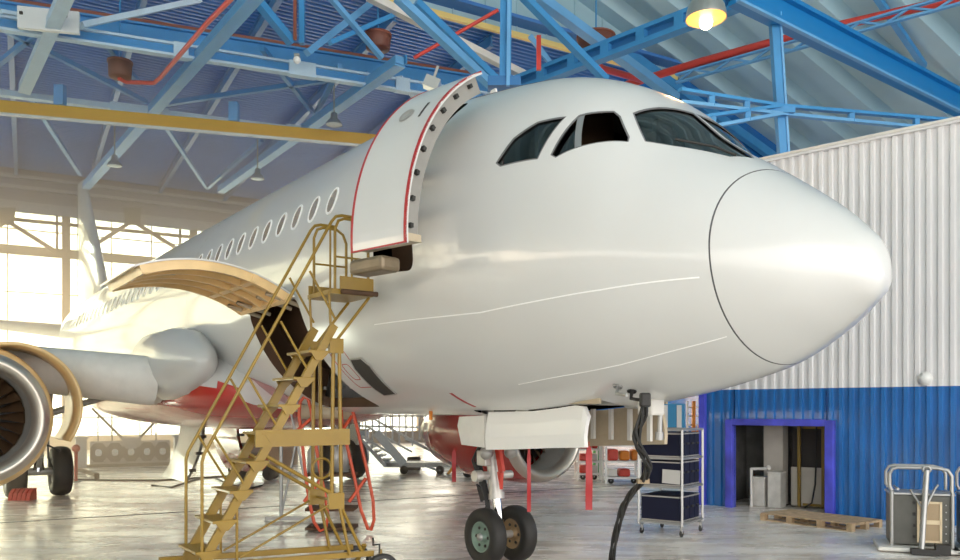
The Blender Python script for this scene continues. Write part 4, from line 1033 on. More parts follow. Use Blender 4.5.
# ------------------------------------------------------------------ frame trolley with navy cases
KC = Vector((3.166, 12.6, 0)); KA = Vector((.60, .80, 0)); KB = Vector((-.80, .60, 0))
t5 = thing('frame_trolley', 'silver tubular shelf trolley on casters holding navy cases', 'trolley', KC)
KW, KD = .74, .85; KR = Matrix((KA, KB, Vector((0, 0, 1)))).transposed()
def kp(a, b, z): return KC+KA*a+KB*b+Vector((0, 0, z))
def t5p(name, m, fn, **k): mb = MB(); fn(mb); return build(name, mb, m, t5, world=True, **k)
LV = (.21, .78, 1.235, 1.69)
for a in (0, KD):
    for b in (0, KW): t5p('post', 'silver', lambda m: m.bar(kp(a, b, .17), kp(a, b, 1.69), .032, .032))
for z in LV:
    def f(m):
        m.bar(kp(0, 0, z), kp(0, KW, z), .03, .035); m.bar(kp(KD, 0, z), kp(KD, KW, z), .03, .035); m.bar(kp(0, 0, z), kp(KD, 0, z), .03, .035); m.bar(kp(0, KW, z), kp(KD, KW, z), .03, .035)
    t5p('shelf_frame', 'silver', f)
    if z < 1.5: t5p('shelf', 'offwhite', lambda m: m.box(kp(KD/2, KW/2, z-.005), (KD-.03, KW-.03, .012), KR))
for a in (.03, KD-.03):
    for b in (.03, KW-.03):
        q = kp(a, b, .05)
        c_ = t5p('caster', 'silver', lambda m: (m.bar(kp(a, b, .17), kp(a+.02, b, .06), .05, .03), m.box(kp(a, b, .165), (.07, .07, .012), KR)))
        mb = MB(); mb.lathe([(-.017, .001), (-.017, .045), (-.01, .055), (.01, .055), (.017, .045), (.017, .001)], kp(a+.02, b, .055), KA.cross(Vector((0, 0, 1))), 18); build('caster_wheel', mb, 'black', c_, world=True)
names = {0: 'bottom', 1: 'middle', 2: 'top'}
pos = ('front', 'second', 'third', 'rear')
for lv, z in enumerate(LV[:3]):
    zt_c = LV[lv+1]-.05
    hgt = (.42, .40, .40)[lv]
    for j in range(4):
        d = .18; a0 = .02+j*.205
        q = kp(a0+d/2, KW/2+.005, z+.012)
        t = thing('equipment_case', 'navy case, %s in the row on the %s shelf of the silver trolley' % (pos[j], names[lv]), 'case', q, 0, 'navy cases on the silver trolley')
        mb = MB(); mb.box(q+Vector((0, 0, hgt/2)), (d, KW-.08, hgt), KR); build('body', mb, 'navy', t, True, bevel=.01)
        for zz in (.02, hgt-.02): mb = MB(); mb.box(q+Vector((0, 0, zz)), (d+.008, KW-.072, .022), KR); build('edging', mb, 'edge', t, True)
        mb = MB(); mb.box(q+KB*-(KW/2-.03)+Vector((0, 0, hgt*.55)), (.09, .02, .03), KR); build('handle', mb, 'black', t, True)
mb = MB(); mb.box(kp(-.022, .17, .95), (.006, .30, .22), KR @ Matrix.Rotation(.04, 3, 'X')); tag(build('paper_sheet', mb, 'paper'), 'grey card leaning on the middle front case of the silver trolley', 'card')

# ------------------------------------------------------------------ ground power cable
t6 = thing('power_cable', 'bundle of black power cables hanging from the belly down to the floor', 'cable', fl(613, 566))
pts = [(645, 400, 7.75), (643, 415, 7.8), (637, 432, 7.85), (638, 445, 7.9), (645, 457, 8.0), (648, 468, 8.1), (643, 481, 8.3), (632, 493, 8.6), (624, 506, 8.9), (619, 522, 9.3), (614, 543, 9.8), (612, 560, 10.2), (613, 568, 10.15)]
P = [at(*q) for q in pts]
P[-1].z = .03; P[-2].z = max(P[-2].z, .06)
for k in range(4):
    mb = MB(); Q = []
    for i, p in enumerate(P):
        a = 1.3*i+k*PI/2; Q.append(p+Vector((math.cos(a)*.030, math.sin(a)*.03, .01*math.sin(a*1.7))))
    # smooth
    R_ = []
    for i in range(len(Q)-1):
        p0, p1, p2, p3 = Q[max(i-1, 0)], Q[i], Q[i+1], Q[min(i+2, len(Q)-1)]
        for f_ in (0, .25, .5, .75): R_.append(.5*((2*p1)+(p2-p0)*f_+(2*p0-5*p1+4*p2-p3)*f_*f_+(3*p1-p0-3*p2+p3)*f_**3))
    R_.append(Q[-1]); mb.tube(R_, .016, 8); build('cable', mb, 'black', t6, world=True)
mb = MB(); p = P[8]; mb.box(P[6], (.12, .08, .05)); build('cable_tie', mb, 'tan', t6, world=True)
mb = MB(); mb.box(P[0], (.10, .10, .14)); build('plug', mb, 'black', t6, world=True, bevel=.02)

# ------------------------------------------------------------------ pallets
def pallet(o_, ax, L_, W_, lab):
    bx = Vector((-ax.y, ax.x, 0)); Rp = Matrix((ax, bx, Vector((0, 0, 1)))).transposed()
    t = thing('wooden_pallet', lab, 'pallet', o_)
    def q(a, b, z): return o_+ax*a+bx*b+Vector((0, 0, z))
    n = 7
    for i in range(n): mb = MB(); mb.box(q(L_/2, (i+.5)*W_/n, .124), (L_, W_/n*.82, .02), Rp); build('deck_board', mb, 'wood', t, True)
    for a in (.05, L_/3, 2*L_/3, L_-.05): 
        mb = MB(); mb.box(q(a, W_/2, .104), (.10, W_, .02), Rp); build('stringer_board', mb, 'wood', t, True)
        for b in (.05, W_/2, W_-.05): mb = MB(); mb.box(q(a, b, .055), (.10, .10, .078), Rp); build('block', mb, 'wood', t, True)
    for b in (.05, W_/2, W_-.05): mb = MB(); mb.box(q(L_/2, b, .008), (L_, .10, .016), Rp); build('bottom_board', mb, 'wood', t, True)
p0 = fl(760, 520); p1 = fl(852, 532); ax = (p1-p0).normalized()
pallet(p0, ax, (p1-p0).length, .95, 'flat wooden pallet lying on the floor below the blue wall')

# ------------------------------------------------------------------ grey ground units at the right edge
def unit(o_, Wd, Dp, hgt, lab, handle=True):
    ax = Vector((.83, -.55, 0)).normalized() if False else Vector((.93, -.36, 0)).normalized(); bx = Vector((-ax.y, ax.x, 0)); Ru = Matrix((ax, bx, Vector((0, 0, 1)))).transposed()
    t = thing('ground_unit', lab, 'equipment', o_)
    def q(a, b, z): return o_+ax*a+bx*b+Vector((0, 0, z))
    def p(name, m, fn, par=t, **k): mb = MB(); fn(mb); return build(name, mb, m, par, world=True, **k)
    z0 = .09
    b_ = p('cabinet', 'cabinet', lambda m: m.box(q(Wd/2, Dp/2, z0+(hgt-z0)/2), (Wd, Dp, hgt-z0), Ru), bevel=.015)
    p('top_sheet', 'silver', lambda m: m.box(q(Wd/2, Dp/2, hgt+.015), (Wd+.03, Dp+.03, .03), Ru), bevel=.005)
    for k in range(2):
        z = z0+.19+.29*k
        f_ = p('vent_filter', 'tan', lambda m: m.box(q(Wd*.62, -.012, z), (.27, .02, .25), Ru), b_)
        p('vent_frame', 'tanframe', lambda m: [m.box(q(Wd*.62+dx, -.018, z+dz), (sx, .03, sz), Ru) for dx, dz, sx, sz in ((-.14, 0, .03, .29), (.14, 0, .03, .29), (0, .13, .29, .03), (0, -.13, .29, .03))], b_)
    for k in range(6): p('rivet', 'silver', lambda m: m.box(q(Wd*.88, -.008, z0+.08+.1*k), (.015, .02, .015), Ru), b_)
    for k in range(4): p('latch', 'black', lambda m: m.box(q(Wd*.42-.03, -.01, z0+.12+.16*k), (.03, .03, .04), Ru), b_)
    for a in (.02, Wd-.02): p('corner_post', 'silver', lambda m: m.cyl(q(a, -.02, .03), q(a, -.02, hgt+.05), .025, 10))
    p('base_skid', 'offwhite', lambda m: m.box(q(Wd/2-.05, Dp/2-.08, .045), (Wd+.25, Dp+.3, .06), Ru), bevel=.02)
    if handle:
        def hoop(b):
            return [q(.02, b, hgt+.06), q(-.01, b, hgt+.12), q(-.01, b, hgt+.30), q(.03, b, hgt+.37), q(.10, b, hgt+.39), q(Wd*.75, b, hgt+.39), q(Wd*.9, b, hgt+.36), q(Wd*.96, b, hgt+.28), q(Wd*.96, b, hgt+.05)]
        p('push_rail', 'silver', lambda m: m.tube(hoop(-.03), .027, 10)); p('push_rail', 'silver', lambda m: m.tube(hoop(Dp-.1), .022, 10))
        p('side_rail', 'silver', lambda m: m.tube([q(.10, -.03, hgt+.08), q(.10, Dp-.1, hgt+.08)], .018, 8))
        d_ = p('tow_bar', 'silver', lambda m: m.tube([q(.36, -.30, .06), q(.40, -.18, .5), q(.455, -.07, hgt+.36)], .038, 12))
        p('tow_eye', 'silver', lambda m: m.tube([q(.455+.045*math.cos(a), -.07, hgt+.37+.045*math.sin(a)) for a in np.linspace(0, 2*PI, 16)[:-1]], .018, 8, closed=True), d_)
        p('tow_foot', 'black', lambda m: (m.box(q(.40, -.30, .05), (.34, .14, .08), Ru), m.box(q(.62, -.26, .09), (.18, .16, .14), Ru)), d_)
        p('bar_fork', 'silver', lambda m: (m.tube([q(.40, -.14, .62), q(.25, -.05, hgt+.08)], .016, 8), m.tube([q(.42, -.14, .62), q(.56, -.05, hgt+.1), q(.60, -.05, hgt+.16)], .016, 8)), d_)
    return t
o_ = fl(890, 550)
unit(o_, .80, .55, .80, 'gunmetal ground unit with two tan vents and tow bar at right edge')
unit(o_+Vector((.93, -.36, 0)).normalized()*.92+Vector((.0, 0.0, 0)), .80, .55, .80, 'second gunmetal ground unit, mostly cut off by the right edge')

# ------------------------------------------------------------------ red wheel chock, props by the main gear
c = fl(22, 500); t = thing('wheel_chock', 'red ribbed wheel chock against the outer main wheel at left', 'chock', c)
mb = MB(); w_ = .40
for i in range(5):
    x = -w_/2+w_*i/4; mb.prism([c+Vector((x-.04, -.14, 0)), c+Vector((x-.03, -.10, .16)), c+Vector((x-.02, 0, .25)), c+Vector((x-.02, .12, .26)), c+Vector((x-.04, .16, 0))], (.08, 0, 0))
build('ribs', mb, 'red', t, True); mb = MB(); mb.prism([c+Vector((-w_/2, -.11, 0)), c+Vector((-w_/2, -.07, .14)), c+Vector((-w_/2, .02, .21)), c+Vector((-w_/2, .14, .21)), c+Vector((-w_/2, .15, 0))], (w_, 0, 0)); build('body', mb, 'red', t, True, bevel=.02)
c = fl(76, 482); t = thing('hydrant_post', 'thin red post with a round head standing left of the far wall panel', 'post', c)
mb = MB(); mb.cyl(c, c+Vector((0, 0, .85)), .045, 12); build('post', mb, 'red', t, True); mb = MB(); mb.sphere(c+Vector((0, 0, .93)), .11, 10); build('head', mb, 'red', t, True); mb = MB(); mb.lathe([(0, .001), (0, .14), (.03, .12), (.03, .001)], c, (0, 0, 1), 14); build('base', mb, 'greymetal', t, True)
a, b = fl(70, 471), fl(97, 479); mb = MB(); mb.bar(a+Vector((0, 0, .12)), b+Vector((0, 0, .12)), .12, .10); mb.bar(a, a+Vector((0, 0, .15)), .1); mb.bar(b, b+Vector((0, 0, .15)), .1); tag(build('tow_bar', mb, 'brown'), 'brown tow bar lying on the floor behind the main wheels', 'tow bar')
mb = MB(); mb.tube([fl(70, 480)+Vector((0, 0, .02)), fl(110, 481)+Vector((0, 0, .02)), fl(160, 481)+Vector((0, 0, .02)), fl(240, 476)+Vector((0, 0, .02))], .03, 6); tag(build('floor_hose', mb, 'black'), 'long dark hose lying straight across the floor behind the main gear', 'hose')
mb = MB(); mb.box(D(fl(500, 490).dot(D1), fl(500, 493).dot(D2), .002), (26, .05, .006), Rw); o = build('trim_6', mb, 'dark'); o['kind'] = 'structure'; o['label'] = 'dark joint line across the concrete floor'

# ------------------------------------------------------------------ low grey barrier with octagon pattern
c = fl(130, 466); t = thing('barrier_panel', 'grey barrier panel with octagon brick pattern below the far windows', 'barrier', c)
def bp(px, py, o=0): q, _ = on_line(px, c, D1); return Vector((q.x, q.y, H-(py-YH)/F*q.y))-D2*o
pl = (bp(90, 465), bp(170, 466))
L_ = (pl[1]-pl[0]).length; mid = (pl[0]+pl[1])/2; mid.z = 0; hB = .90
mb = MB(); mb.box(mid+Vector((0, 0, hB/2)), (L_, .12, hB), Rw); build('panel', mb, 'farpanel', t, True)
mb = MB(); mb.box(mid-D2*.04+Vector((0, 0, .05)), (L_+.2, .22, .10), Rw); build('plinth', mb, 'frame', t, True)
for k in range(5):
    u = (-.40+.2*k)*L_; r = .10*L_
    def oq(rx, rz, o): return [mid+D1*(u+rx*x)+Vector((0, 0, .50+rz*z))-D2*o for x, z in ((-1, -.5), (-.5, -1), (.5, -1), (1, -.5), (1, .5), (.5, 1), (-.5, 1), (-1, .5))]
    mb = MB(); mb.prism(oq(r, .33, .075), D2*.02); oc = build('octagon', mb, 'farpanel2', t, True)
    mb = MB(); mb.prism(oq(r*.40, .12, .09), D2*.02); build('octagon_centre', mb, 'white', oc, True)
for px in (81, 179):
    q = bp(px, 465); q.z = 0; mb = MB(); mb.box(q+Vector((0, 0, .5)), (.34, .34, 1.0), Rw); build('pillar', mb, 'farpanel', t, True); mb = MB(); mb.box(q+Vector((0, 0, 1.03)), (.44, .44, .07), Rw); build('pillar_cap', mb, 'farpanel', t, True)
g = mid+Vector((0, 0, .9)); mb = MB(); mb.prism([g+D1*-.34+Vector((0, 0, .12))-D2*.1, g+D1*.34+Vector((0, 0, .12))-D2*.1, g+D1*.18+Vector((0, 0, -.28))-D2*.1, g+D1*-.18+Vector((0, 0, -.28))-D2*.1], D2*.08); build('gusset', mb, 'farpanel', t, True)
for x in (-1, 1): mb = MB(); mb.bar(g+D1*.2*x, g+D1*1.25*x+Vector((0, 0, 1.15)), .10, .08); build('brace', mb, 'frame', t, True)
mb = MB(); 
for px in (98, 112, 140, 156): mb = MB(); q = bp(px, 441); mb.bar(q, q+Vector((0, 0, 1.0)), .03); build('railing_post', mb, 'frame', t, True)

# ------------------------------------------------------------------ things under and beyond the belly
c = fl(405, 474); t = thing('passenger_steps', 'white mobile passenger steps with railings far behind the nose gear', 'stairs', c)
Yb = c.y
def q(px, py, d=0): return at(px, py, Yb+d)
def pp_(name, m, fn): mb = MB(); fn(mb); return build(name, mb, m, t, world=True)
for d in (0, 1.0):
    pp_('stringer', 'white', lambda m: m.bar(q(362, 440, d), q(386, 466, d), .30, .10)); pp_('stringer', 'white', lambda m: m.bar(q(376, 432, d), q(404, 464, d), .10, .26))
    for k in range(14):
        x = 359+6.7*k; pp_('rail_post', 'white', lambda m: m.bar(q(x, 414, d), q(x, 446-(k % 2)*6, d), .05))
    for (x0, y0, x1, y1) in ((358, 416, 450, 416), (362, 436, 404, 462), (366, 426, 412, 452), (372, 418, 430, 450), (405, 438, 452, 462), (360, 426, 450, 428)): pp_('hand_rail', 'white', lambda m: m.bar(q(x0, y0, d), q(x1, y1, d), .06))
for k in range(6): pp_('step', 'offwhite', lambda m: m.box(q(366+5*k, 442+4.4*k, .5), (.25, 1.0, .06)))
pp_('chassis', 'offwhite', lambda m: m.box(q(420, 464, .5), (2.2, 1.0, .14)))
for px in (404, 440): 
    for d in (0, 1.0): pp_('wheel', 'tyre', lambda m: m.lathe([(-.06, .04), (-.06, .13), (.06, .13), (.06, .04)], Vector((q(px, 470, d).x, Yb+d, .13)), (0, 1, 0), 16))
pp_('tow_arm', 'silver', lambda m: m.bar(q(425, 466), q(443, 472), .07))
mb = MB(); c2_ = fl(414, 470); mb.box(c2_+Vector((0, 0, .22)), (.42, .4, .44)); tag(build('tool_box', mb, 'navy', bevel=.03), 'small navy tool box on the floor beside the white steps', 'box')
c = fl(470, 477); t = thing('tow_dolly', 'yellow tow dolly with small wheels behind the nose gear', 'dolly', c); Yb = c.y
pp_('frame', 'crane', lambda m: (m.box(at(464, 463, Yb), (.85, .4, .09)), m.bar(at(448, 474, Yb), at(456, 463, Yb), .08), m.box(at(474, 466, Yb), (.3, .3, .16))))
for d in (-.2, .2): pp_('wheel', 'tyre', lambda m: m.lathe([(-.04, .04), (-.05, .10), (-.03, .15), (.03, .15), (.05, .10), (.04, .04)], Vector((at(468, 470, Yb).x, Yb+d, .15)), (0, 1, 0), 16))
pp_('handle', 'silver', lambda m: m.bar(at(468, 460, Yb), at(476, 450, Yb), .05))
c = fl(470, 466); mb = MB(); prof = [(-1.1, 0), (-1.05, .35), (-.6, .62), (.3, .66), (.95, .5), (1.1, 0)]
mb.prism([c+Vector((x, 0, z)) for x, z in prof], (0, 1.2, 0)); tag(build('tarpaulin', mb, 'tarp', bevel=.08), 'blue tarpaulin covered load low behind the yellow dolly', 'tarpaulin')
# rack shelves with red goods
def rack(px0, px1, pyb, pyt, lab, nb, seed, mats):
    rnd = random.Random(seed); a = fl(px0, pyb); b = fl(px1, pyb); b.y = a.y; b.x = (px1-480)/F*a.y; Wd = b.x-a.x; Ht = H-(pyt-YH)/F*a.y
    t = thing('storage_rack', lab, 'rack', a)
    for x in (0, Wd):
        for d in (0, .6): mb = MB(); mb.bar(a+Vector((x, d, .0)), a+Vector((x, d, Ht)), .06); build('upright', mb, 'white', t, True)
    nl = 3
    for k in range(nl):
        z = .16+k*(Ht-.2)/nl; mb = MB(); mb.box(a+Vector((Wd/2, .3, z)), (Wd, .62, .05)); build('shelf', mb, 'white', t, True)
        x = .06
        while x < Wd-.2:
            w_ = rnd.uniform(.22, .40); h_ = rnd.uniform(.2, (Ht-.2)/nl-.12); w_ = min(w_, Wd-.04-x); m_ = rnd.choice(mats); p = a+Vector((x+w_/2, .3, z+.026))
            items.append((p, w_, h_, m_, (t, k, round((x+w_/2)/Wd, 2)))); x += w_+.05
    for x in (.15, Wd-.15): mb = MB(); mb.lathe([(-.03, .02), (-.03, .08), (.03, .08), (.03, .02)], a+Vector((x, .1, .08)), (0, 1, 0), 12); build('caster', mb, 'black', t, True)
items = []
rack(578, 600, 480, 436, 'low white rack with orange red bundles beside the far engine', 2, 3, ['red', 'red', 'offwhite'])
rack(606, 640, 484, 428, 'taller white rack with red bundles left of the silver trolley', 3, 4, ['red', 'red', 'orange', 'offwhite'])
cn = {'red': 'red', 'orange': 'orange', 'offwhite': 'pale', 'green': 'green'}
lvl = ('bottom', 'middle', 'upper')
for p, w_, h_, m_, (tr, k, xf) in items:
    mb = MB(); mb.box(p+Vector((0, 0, h_/2)), (w_, .4, h_)); o = build('stores_bundle', mb, m_, bevel=.05)
    side = 'left end' if xf < .35 else ('right end' if xf > .68 else 'centre')
    tag(o, '%s bundle, %s of the %s shelf, %s' % (cn[m_], side, lvl[k], 'low white rack by far engine' if p.x < 2.65 else 'taller white rack by trolley'), 'bundle', 'bundles on the white racks')
a = fl(602.5, 478)+Vector((0, .9, 0)); mb = MB(); mb.lathe([(0, .001), (0, .16), (1.0, .16), (1.15, .08), (1.2, .001)], a, (0, 0, 1), 16); tag(build('gas_cylinder', mb, 'green'), 'green cylinder standing between the two white racks', 'gas cylinder')
c = fl(671, 470); t = thing('locker', 'cyan blue and white striped locker seen above the silver trolley', 'locker', c)
mb = MB(); mb.box(c+Vector((0, .3, 1.1)), (.95, .5, 2.2)); build('body', mb, 'locker', t, True)
for x in (-.18, .28): mb = MB(); mb.box(c+Vector((x, .04, 1.1)), (.16, .03, 2.1)); build('door_strip', mb, 'white', t, True)
c = fl(697, 478); t = thing('step_ladder', 'white and orange ladder rack at the corner post of the blue wall', 'ladder', c)
for x in (-.26, .26): mb = MB(); mb.bar(c+Vector((x, .1, 0)), c+Vector((x, .1, 2.25)), .05); build('side_rail', mb, 'white', t, True)
for k in range(8): mb = MB(); mb.bar(c+Vector((-.26, .1, .25+.26*k)), c+Vector((.26, .1, .25+.26*k)), .04); build('rung', mb, 'white', t, True)
mb = MB(); mb.bar(c+Vector((-.1, .05, .9)), c+Vector((-.08, .05, 2.25)), .09); mb.bar(c+Vector((0, .05, 1.3)), c+Vector((.22, .05, 1.75)), .08); build('orange_bracket', mb, 'orange', t, True)
# dark containers along the far wall to close the horizon
for k, (px0, px1, pyb, hh, m_, lab) in enumerate(((262, 292, 466, 1.5, 'rust', 'rust red crate against the far windows behind the compressor'), (352, 366, 462, 1.2, 'tarp', 'blue crate left of the white steps'), (446, 458, 462, 1.0, 'greymetal', 'grey crate behind the yellow dolly'))):
    a = fl(px0, pyb); w_ = (px1-px0)/F*a.y; t = thing('storage_crate', lab, 'crate', a)
    mb = MB(); mb.box(a+Vector((w_/2, .5, hh/2)), (w_, .9, hh)); build('body', mb, m_, t, True, bevel=.03)
    mb = MB(); mb.box(a+Vector((w_/2, .5, hh+.02)), (w_+.06, .96, .05)); build('lid', mb, 'dark', t, True)

# ------------------------------------------------------------------ roof steel
def part(name, t, m, fn, **k):
    mb = MB(); fn(mb); return build(name, mb, m, t, world=True, **k)
def trs(name, label, cat, p):
    return thing(name, label, cat, (p.x, p.y, p.z))
ZC = 11.0
# purlins under the far deck, running along the hangar, spaced across
pur = []
for k in range(15):
    u = -26+3.2*k
    mb = MB(); mb.ibeam(D(u, tv+.3, ZD-.2), D(u, wv-.2, ZD-.2), .16, .40, .05)
    tag(build('roof_purlin', mb, 'deepblue'), 'deep blue purlin running straight under the far roof deck', 'purlin', 'purlins under the far roof deck')
# yellow crane girder
a, b = hz(-40, 104, 10.2), hz(395, 143, 10.2)
t = trs('crane_girder', 'long yellow overhead crane girder with white rail crossing above the fuselage', 'crane girder', a)
part('girder', t, 'crane', lambda m: m.bar(a, b, .25, .34))
part('rail', t, 'offwhite', lambda m: m.bar(a+Vector((0, -.1, -.20)), b+Vector((0, -.1, -.20)), .12, .06))
for px in (62, 235):
    p, _ = on_line(px, a, (b-a).normalized()); p.z = 10.45
    part('hanger', t, 'lightblue', lambda m: m.box(p+Vector((0, -.1, .2)), (.26, .2, .55)))
# chord above the crane girder: pale double angle with plates
def chord(name, label, p0, p1, w, h, m, plates=(), gap=.0, pm='paleblue'):
    t = trs(name, label, 'truss', p0)
    if gap:
        part('flange', t, m, lambda q: q.bar(p0+Vector((0, 0, gap)), p1+Vector((0, 0, gap)), w, h)); part('flange', t, m, lambda q: q.bar(p0-Vector((0, 0, gap)), p1-Vector((0, 0, gap)), w, h))
        part('web', t, 'blue', lambda q: q.bar(p0, p1, .04, 2*gap))
    else: part('flange', t, m, lambda q: q.bar(p0, p1, w, h))
    for (px, l) in plates:
        q0, _ = on_line(px, p0, (p1-p0).normalized()); f_ = (q0-Vector((p0.x, p0.y, 0))).length/(p1-p0).length
        q0 = p0.lerp(p1, (q0.x-p0.x)/(p1.x-p0.x)); d = (p1-p0).normalized()
        part('splice_plate', t, pm, lambda q: q.bar(q0-d*l/2, q0+d*l/2, w*1.15, h*1.6+2*gap))
    return t
c1 = chord('far_truss', 'pale straight bottom chord just above the yellow crane girder', hz(-40, 88, 10.9), hz(400, 143, 10.9), .22, .16, 'paleblue', ((140, 1.6), (308, 1.4)))
# blue crane rail girder with rust coloured top rail
a2, b2 = hz(-60, 2, 12.0), hz(520, 91, 12.0)
t = trs('rail_girder', 'blue girder with a rust red top rail passing behind the open service door', 'girder', a2)
part('girder', t, 'blue', lambda m: m.ibeam(a2, b2, .28, .46, .05))
part('top_rail', t, 'rust', lambda m: m.bar(a2+Vector((0, 0, .28)), b2+Vector((0, 0, .28)), .16, .12))
# white double chord in front of it
c2 = chord('near_truss', 'white double bottom chord with a boxed splice at the upper left', hz(-60, 14, ZC), hz(520, 104, ZC), .20, .06, 'paleblue', ((181, .35), (302, .7), (402, .4)), .14)
p = hz(50, 24, ZC)
part('splice_box', c2, 'white', lambda m: m.bar(hz(21, 20, ZC)+Vector((0, -.12, 0)), hz(82, 26, ZC)+Vector((0, -.12, 0)), .12, .50))
for px, py in ((26, 17), (32, 24), (70, 20), (76, 28), (62, 22)):
    q = hz(px, py, ZC)+Vector((0, -.2, 0)); part('bolt', c2, 'dark', lambda m: m.box(q, (.06, .05, .06)))
# web members of that truss, rising from the chord to the roof
for (x0, y0, x1, y1, m_, w_) in ((82, 19, 200, 0, 'paleblue', .16), (307, 47, 380, -4, 'lightblue', .20), (292, 37, 255, -2, 'blue', .22), (302, 38, 302, -6, 'blue', .16), (330, 37, 414, 6, 'blue', .14), (382, 52, 330, -3, 'lightblue', .14), (0, 5, 26, 16, 'paleblue', .1)):
    p0 = hz(x0, y0+6, ZC); p1 = at(x1, y1, p0.y+.02*(x1-x0))
    part('web_member', c2, m_, lambda m: m.bar(p0, p1, w_, w_*.8))
part('web_member', c2, 'rust', lambda m: m.bar(at(295, 40, 19.6), at(295, -5, 19.6), .07))
# long beams running aft, level, in line with the aircraft
for k, (pa, pb, lab) in enumerate((((80, -40), (24, 88), 'pale beam running back from the boxed splice at the upper left'), ((262, -15), (86, 185), 'pale beam running back past the left drum and hanging lamp'), ((400, 60), (221, 189), 'pale blue beam running back behind the open service door'))):
    p0, p1 = hz(*pa, 10.95), hz(*pb, 10.95)
    t = trs('tie_beam', lab, 'beam', p0)
    part('beam', t, 'lightblue' if k else 'paleblue', lambda m: m.bar(p0, p1, .26, .20))
    part('lower_flange', t, 'lightblue' if k else 'paleblue', lambda m: m.bar(p0+Vector((.0, 0, -.14)), p1+Vector((0, 0, -.14)), .30, .05))
    part('side_plate', t, 'blue', lambda m: m.bar(p0+Vector((.17, 0, .03)), p1+Vector((.17, 0, .03)), .04, .22))
# thin bracing between the beams
for (pa, pb, m_, lab) in (((-6, 24), (146, 102), 'lightblue', 'thin pale brace slanting down to the crane girder at the upper left'), ((98, 34), (140, 84), 'blue', 'thin blue brace behind the left brown drum'), ((150, 106), (368, 74), 'blue', 'thin blue brace rising to the right above the yellow girder'), ((262, 48), (316, 116), 'blue', 'thin blue brace falling to the joint on the yellow girder'), ((-4, 66), (40, 30), 'blue', 'thin brace rising at the left edge under the splice'), ((27, 92), (80, 174), 'lightblue', 'faint brace at left behind the yellow girder'), ((152, 106), (207, 188), 'lightblue', 'faint brace behind the yellow girder near the left hanging lamp'), ((207, 188), (262, 140), 'lightblue', 'faint rising brace left of the right hanging lamp'), ((313, 120), (340, 66), 'lightblue', 'pale brace rising from the crane girder joint'), ((400, 78), (424, 110), 'paleblue', 'short pale brace beside the grey lamp behind the service door')):
    p0, p1 = hz(*pa, 11.3), hz(*pb, 11.3)
    mb = MB(); mb.bar(p0, p1, .13, .13); tag(build('roof_brace', mb, m_), lab, 'brace')
# members in the step zone between the two roofs
def member(name, lab, cat, p0, p1, w, h, m, slot=None):
    mb = MB()
    if slot:
        t = trs(name, lab, cat, p0); d = (p1-p0).normalized()
        part('flange', t, m, lambda q: q.bar(p0+Vector((0, 0, h/2)), p1+Vector((0, 0, h/2)), w, h*.30)); part('flange', t, m, lambda q: q.bar(p0-Vector((0, 0, h/2)), p1-Vector((0, 0, h/2)), w*1.2, h*.36))
        part('back_plate', t, 'deepblue', lambda q: q.bar(p0+d.cross(Vector((0, 0, 1)))*-.06, p1+d.cross(Vector((0, 0, 1)))*-.06, .04, h))
        n = slot
        for i in range(n): q0 = p0.lerp(p1, (i+.5)/n); part('batten', t, m, lambda q: q.bar(q0-d*.12, q0+d*.12, w*1.1, h))
        return t
    mb.bar(p0, p1, w, h); return tag(build(name, mb, m), lab, cat)
member('crane_rail', 'blue slotted channel beam rising from the cockpit crown to the lit lamp', 'beam', hz(500, 91, ZC), hz(745, -3, ZC), .22, .34, 'blue', 7)
member('diagonal_brace', 'light blue brace slanting down to the white blade aerial', 'brace', at(397, -3, 17.5), at(492, 86, 19), .20, .16, 'lightblue')
member('diagonal_brace', 'dark blue brace beside the light one above the aerial', 'brace', at(416, 2, 18.2), at(500, 84, 19.6), .18, .16, 'blue')
member('roof_strut', 'grey straight strut crossing behind the blue post above the cockpit', 'strut', at(368, -4, 20.5), at(526, 76, 22.5), .22, .18, 'offwhite')
t = trs('roof_post', 'thick vertical blue post just behind the cockpit crown', 'post', at(505, 84, 17.2))
part('post', t, 'blue', lambda m: m.bar(at(505, 86, 17.2), at(506, -6, 17.2), .24)); part('edge_angle', t, 'lightblue', lambda m: m.bar(at(508, 86, 17.0), at(509, -6, 17.0), .07))
part('base_plate', t, 'deepblue', lambda m: m.box(at(504, 84, 17.2), (.7, .4, .2)))
member('red_post', 'short red vertical pipe above the cockpit crown', 'pipe', at(538.7, 36, 20), at(538.7, 70, 20), .11, .11, 'redpipe')
member('diagonal_brace', 'thin blue brace between the post and the brown drum above the cockpit', 'brace', at(530, 36, 21.5), at(566, 84, 21.5), .12, .12, 'lightblue')
member('diagonal_brace', 'blue brace slanting past the brown drum above the cockpit', 'brace', at(523, -4, 18.5), at(606, 80, 20), .18, .16, 'blue')
member('step_beam', 'light blue beam under the step passing behind the brown drum', 'beam', at(536, -4, 20), at(676, 98, 24.3), .26, .24, 'lightblue')
# right hand truss
b0, b1 = hz(735, -12, ZC), hz(1000, 124, ZC)
t = trs('main_truss', 'big bright blue truss beam crossing the upper right corner with a hanging post', 'truss', b0)
for dz in (.28, -.28): part('flange', t, 'brightblue', lambda m: m.bar(b0+Vector((0, 0, dz)), b1+Vector((0, 0, dz)), .36, .10))
part('web', t, 'brightblue', lambda m: m.bar(b0, b1, .10, .5))
part('edge_angle', t, 'lightblue', lambda m: m.bar(b0+Vector((0, -.2, -.36)), b1+Vector((0, -.2, -.36)), .10, .06))
pp = at(774, 14, 18.2); pq = at(783, 158, 18.2)
part('post', t, 'blue', lambda m: m.bar(pp, pq, .20)); part('post_angle', t, 'lightblue', lambda m: m.bar(pp+Vector((.1, -.1, 0)), pq+Vector((.1, -.1, 0)), .05))
nd = at(780.5, 110, 18.0)
part('gusset', t, 'blue', lambda m: m.box(nd, (.62, .12, .14)))
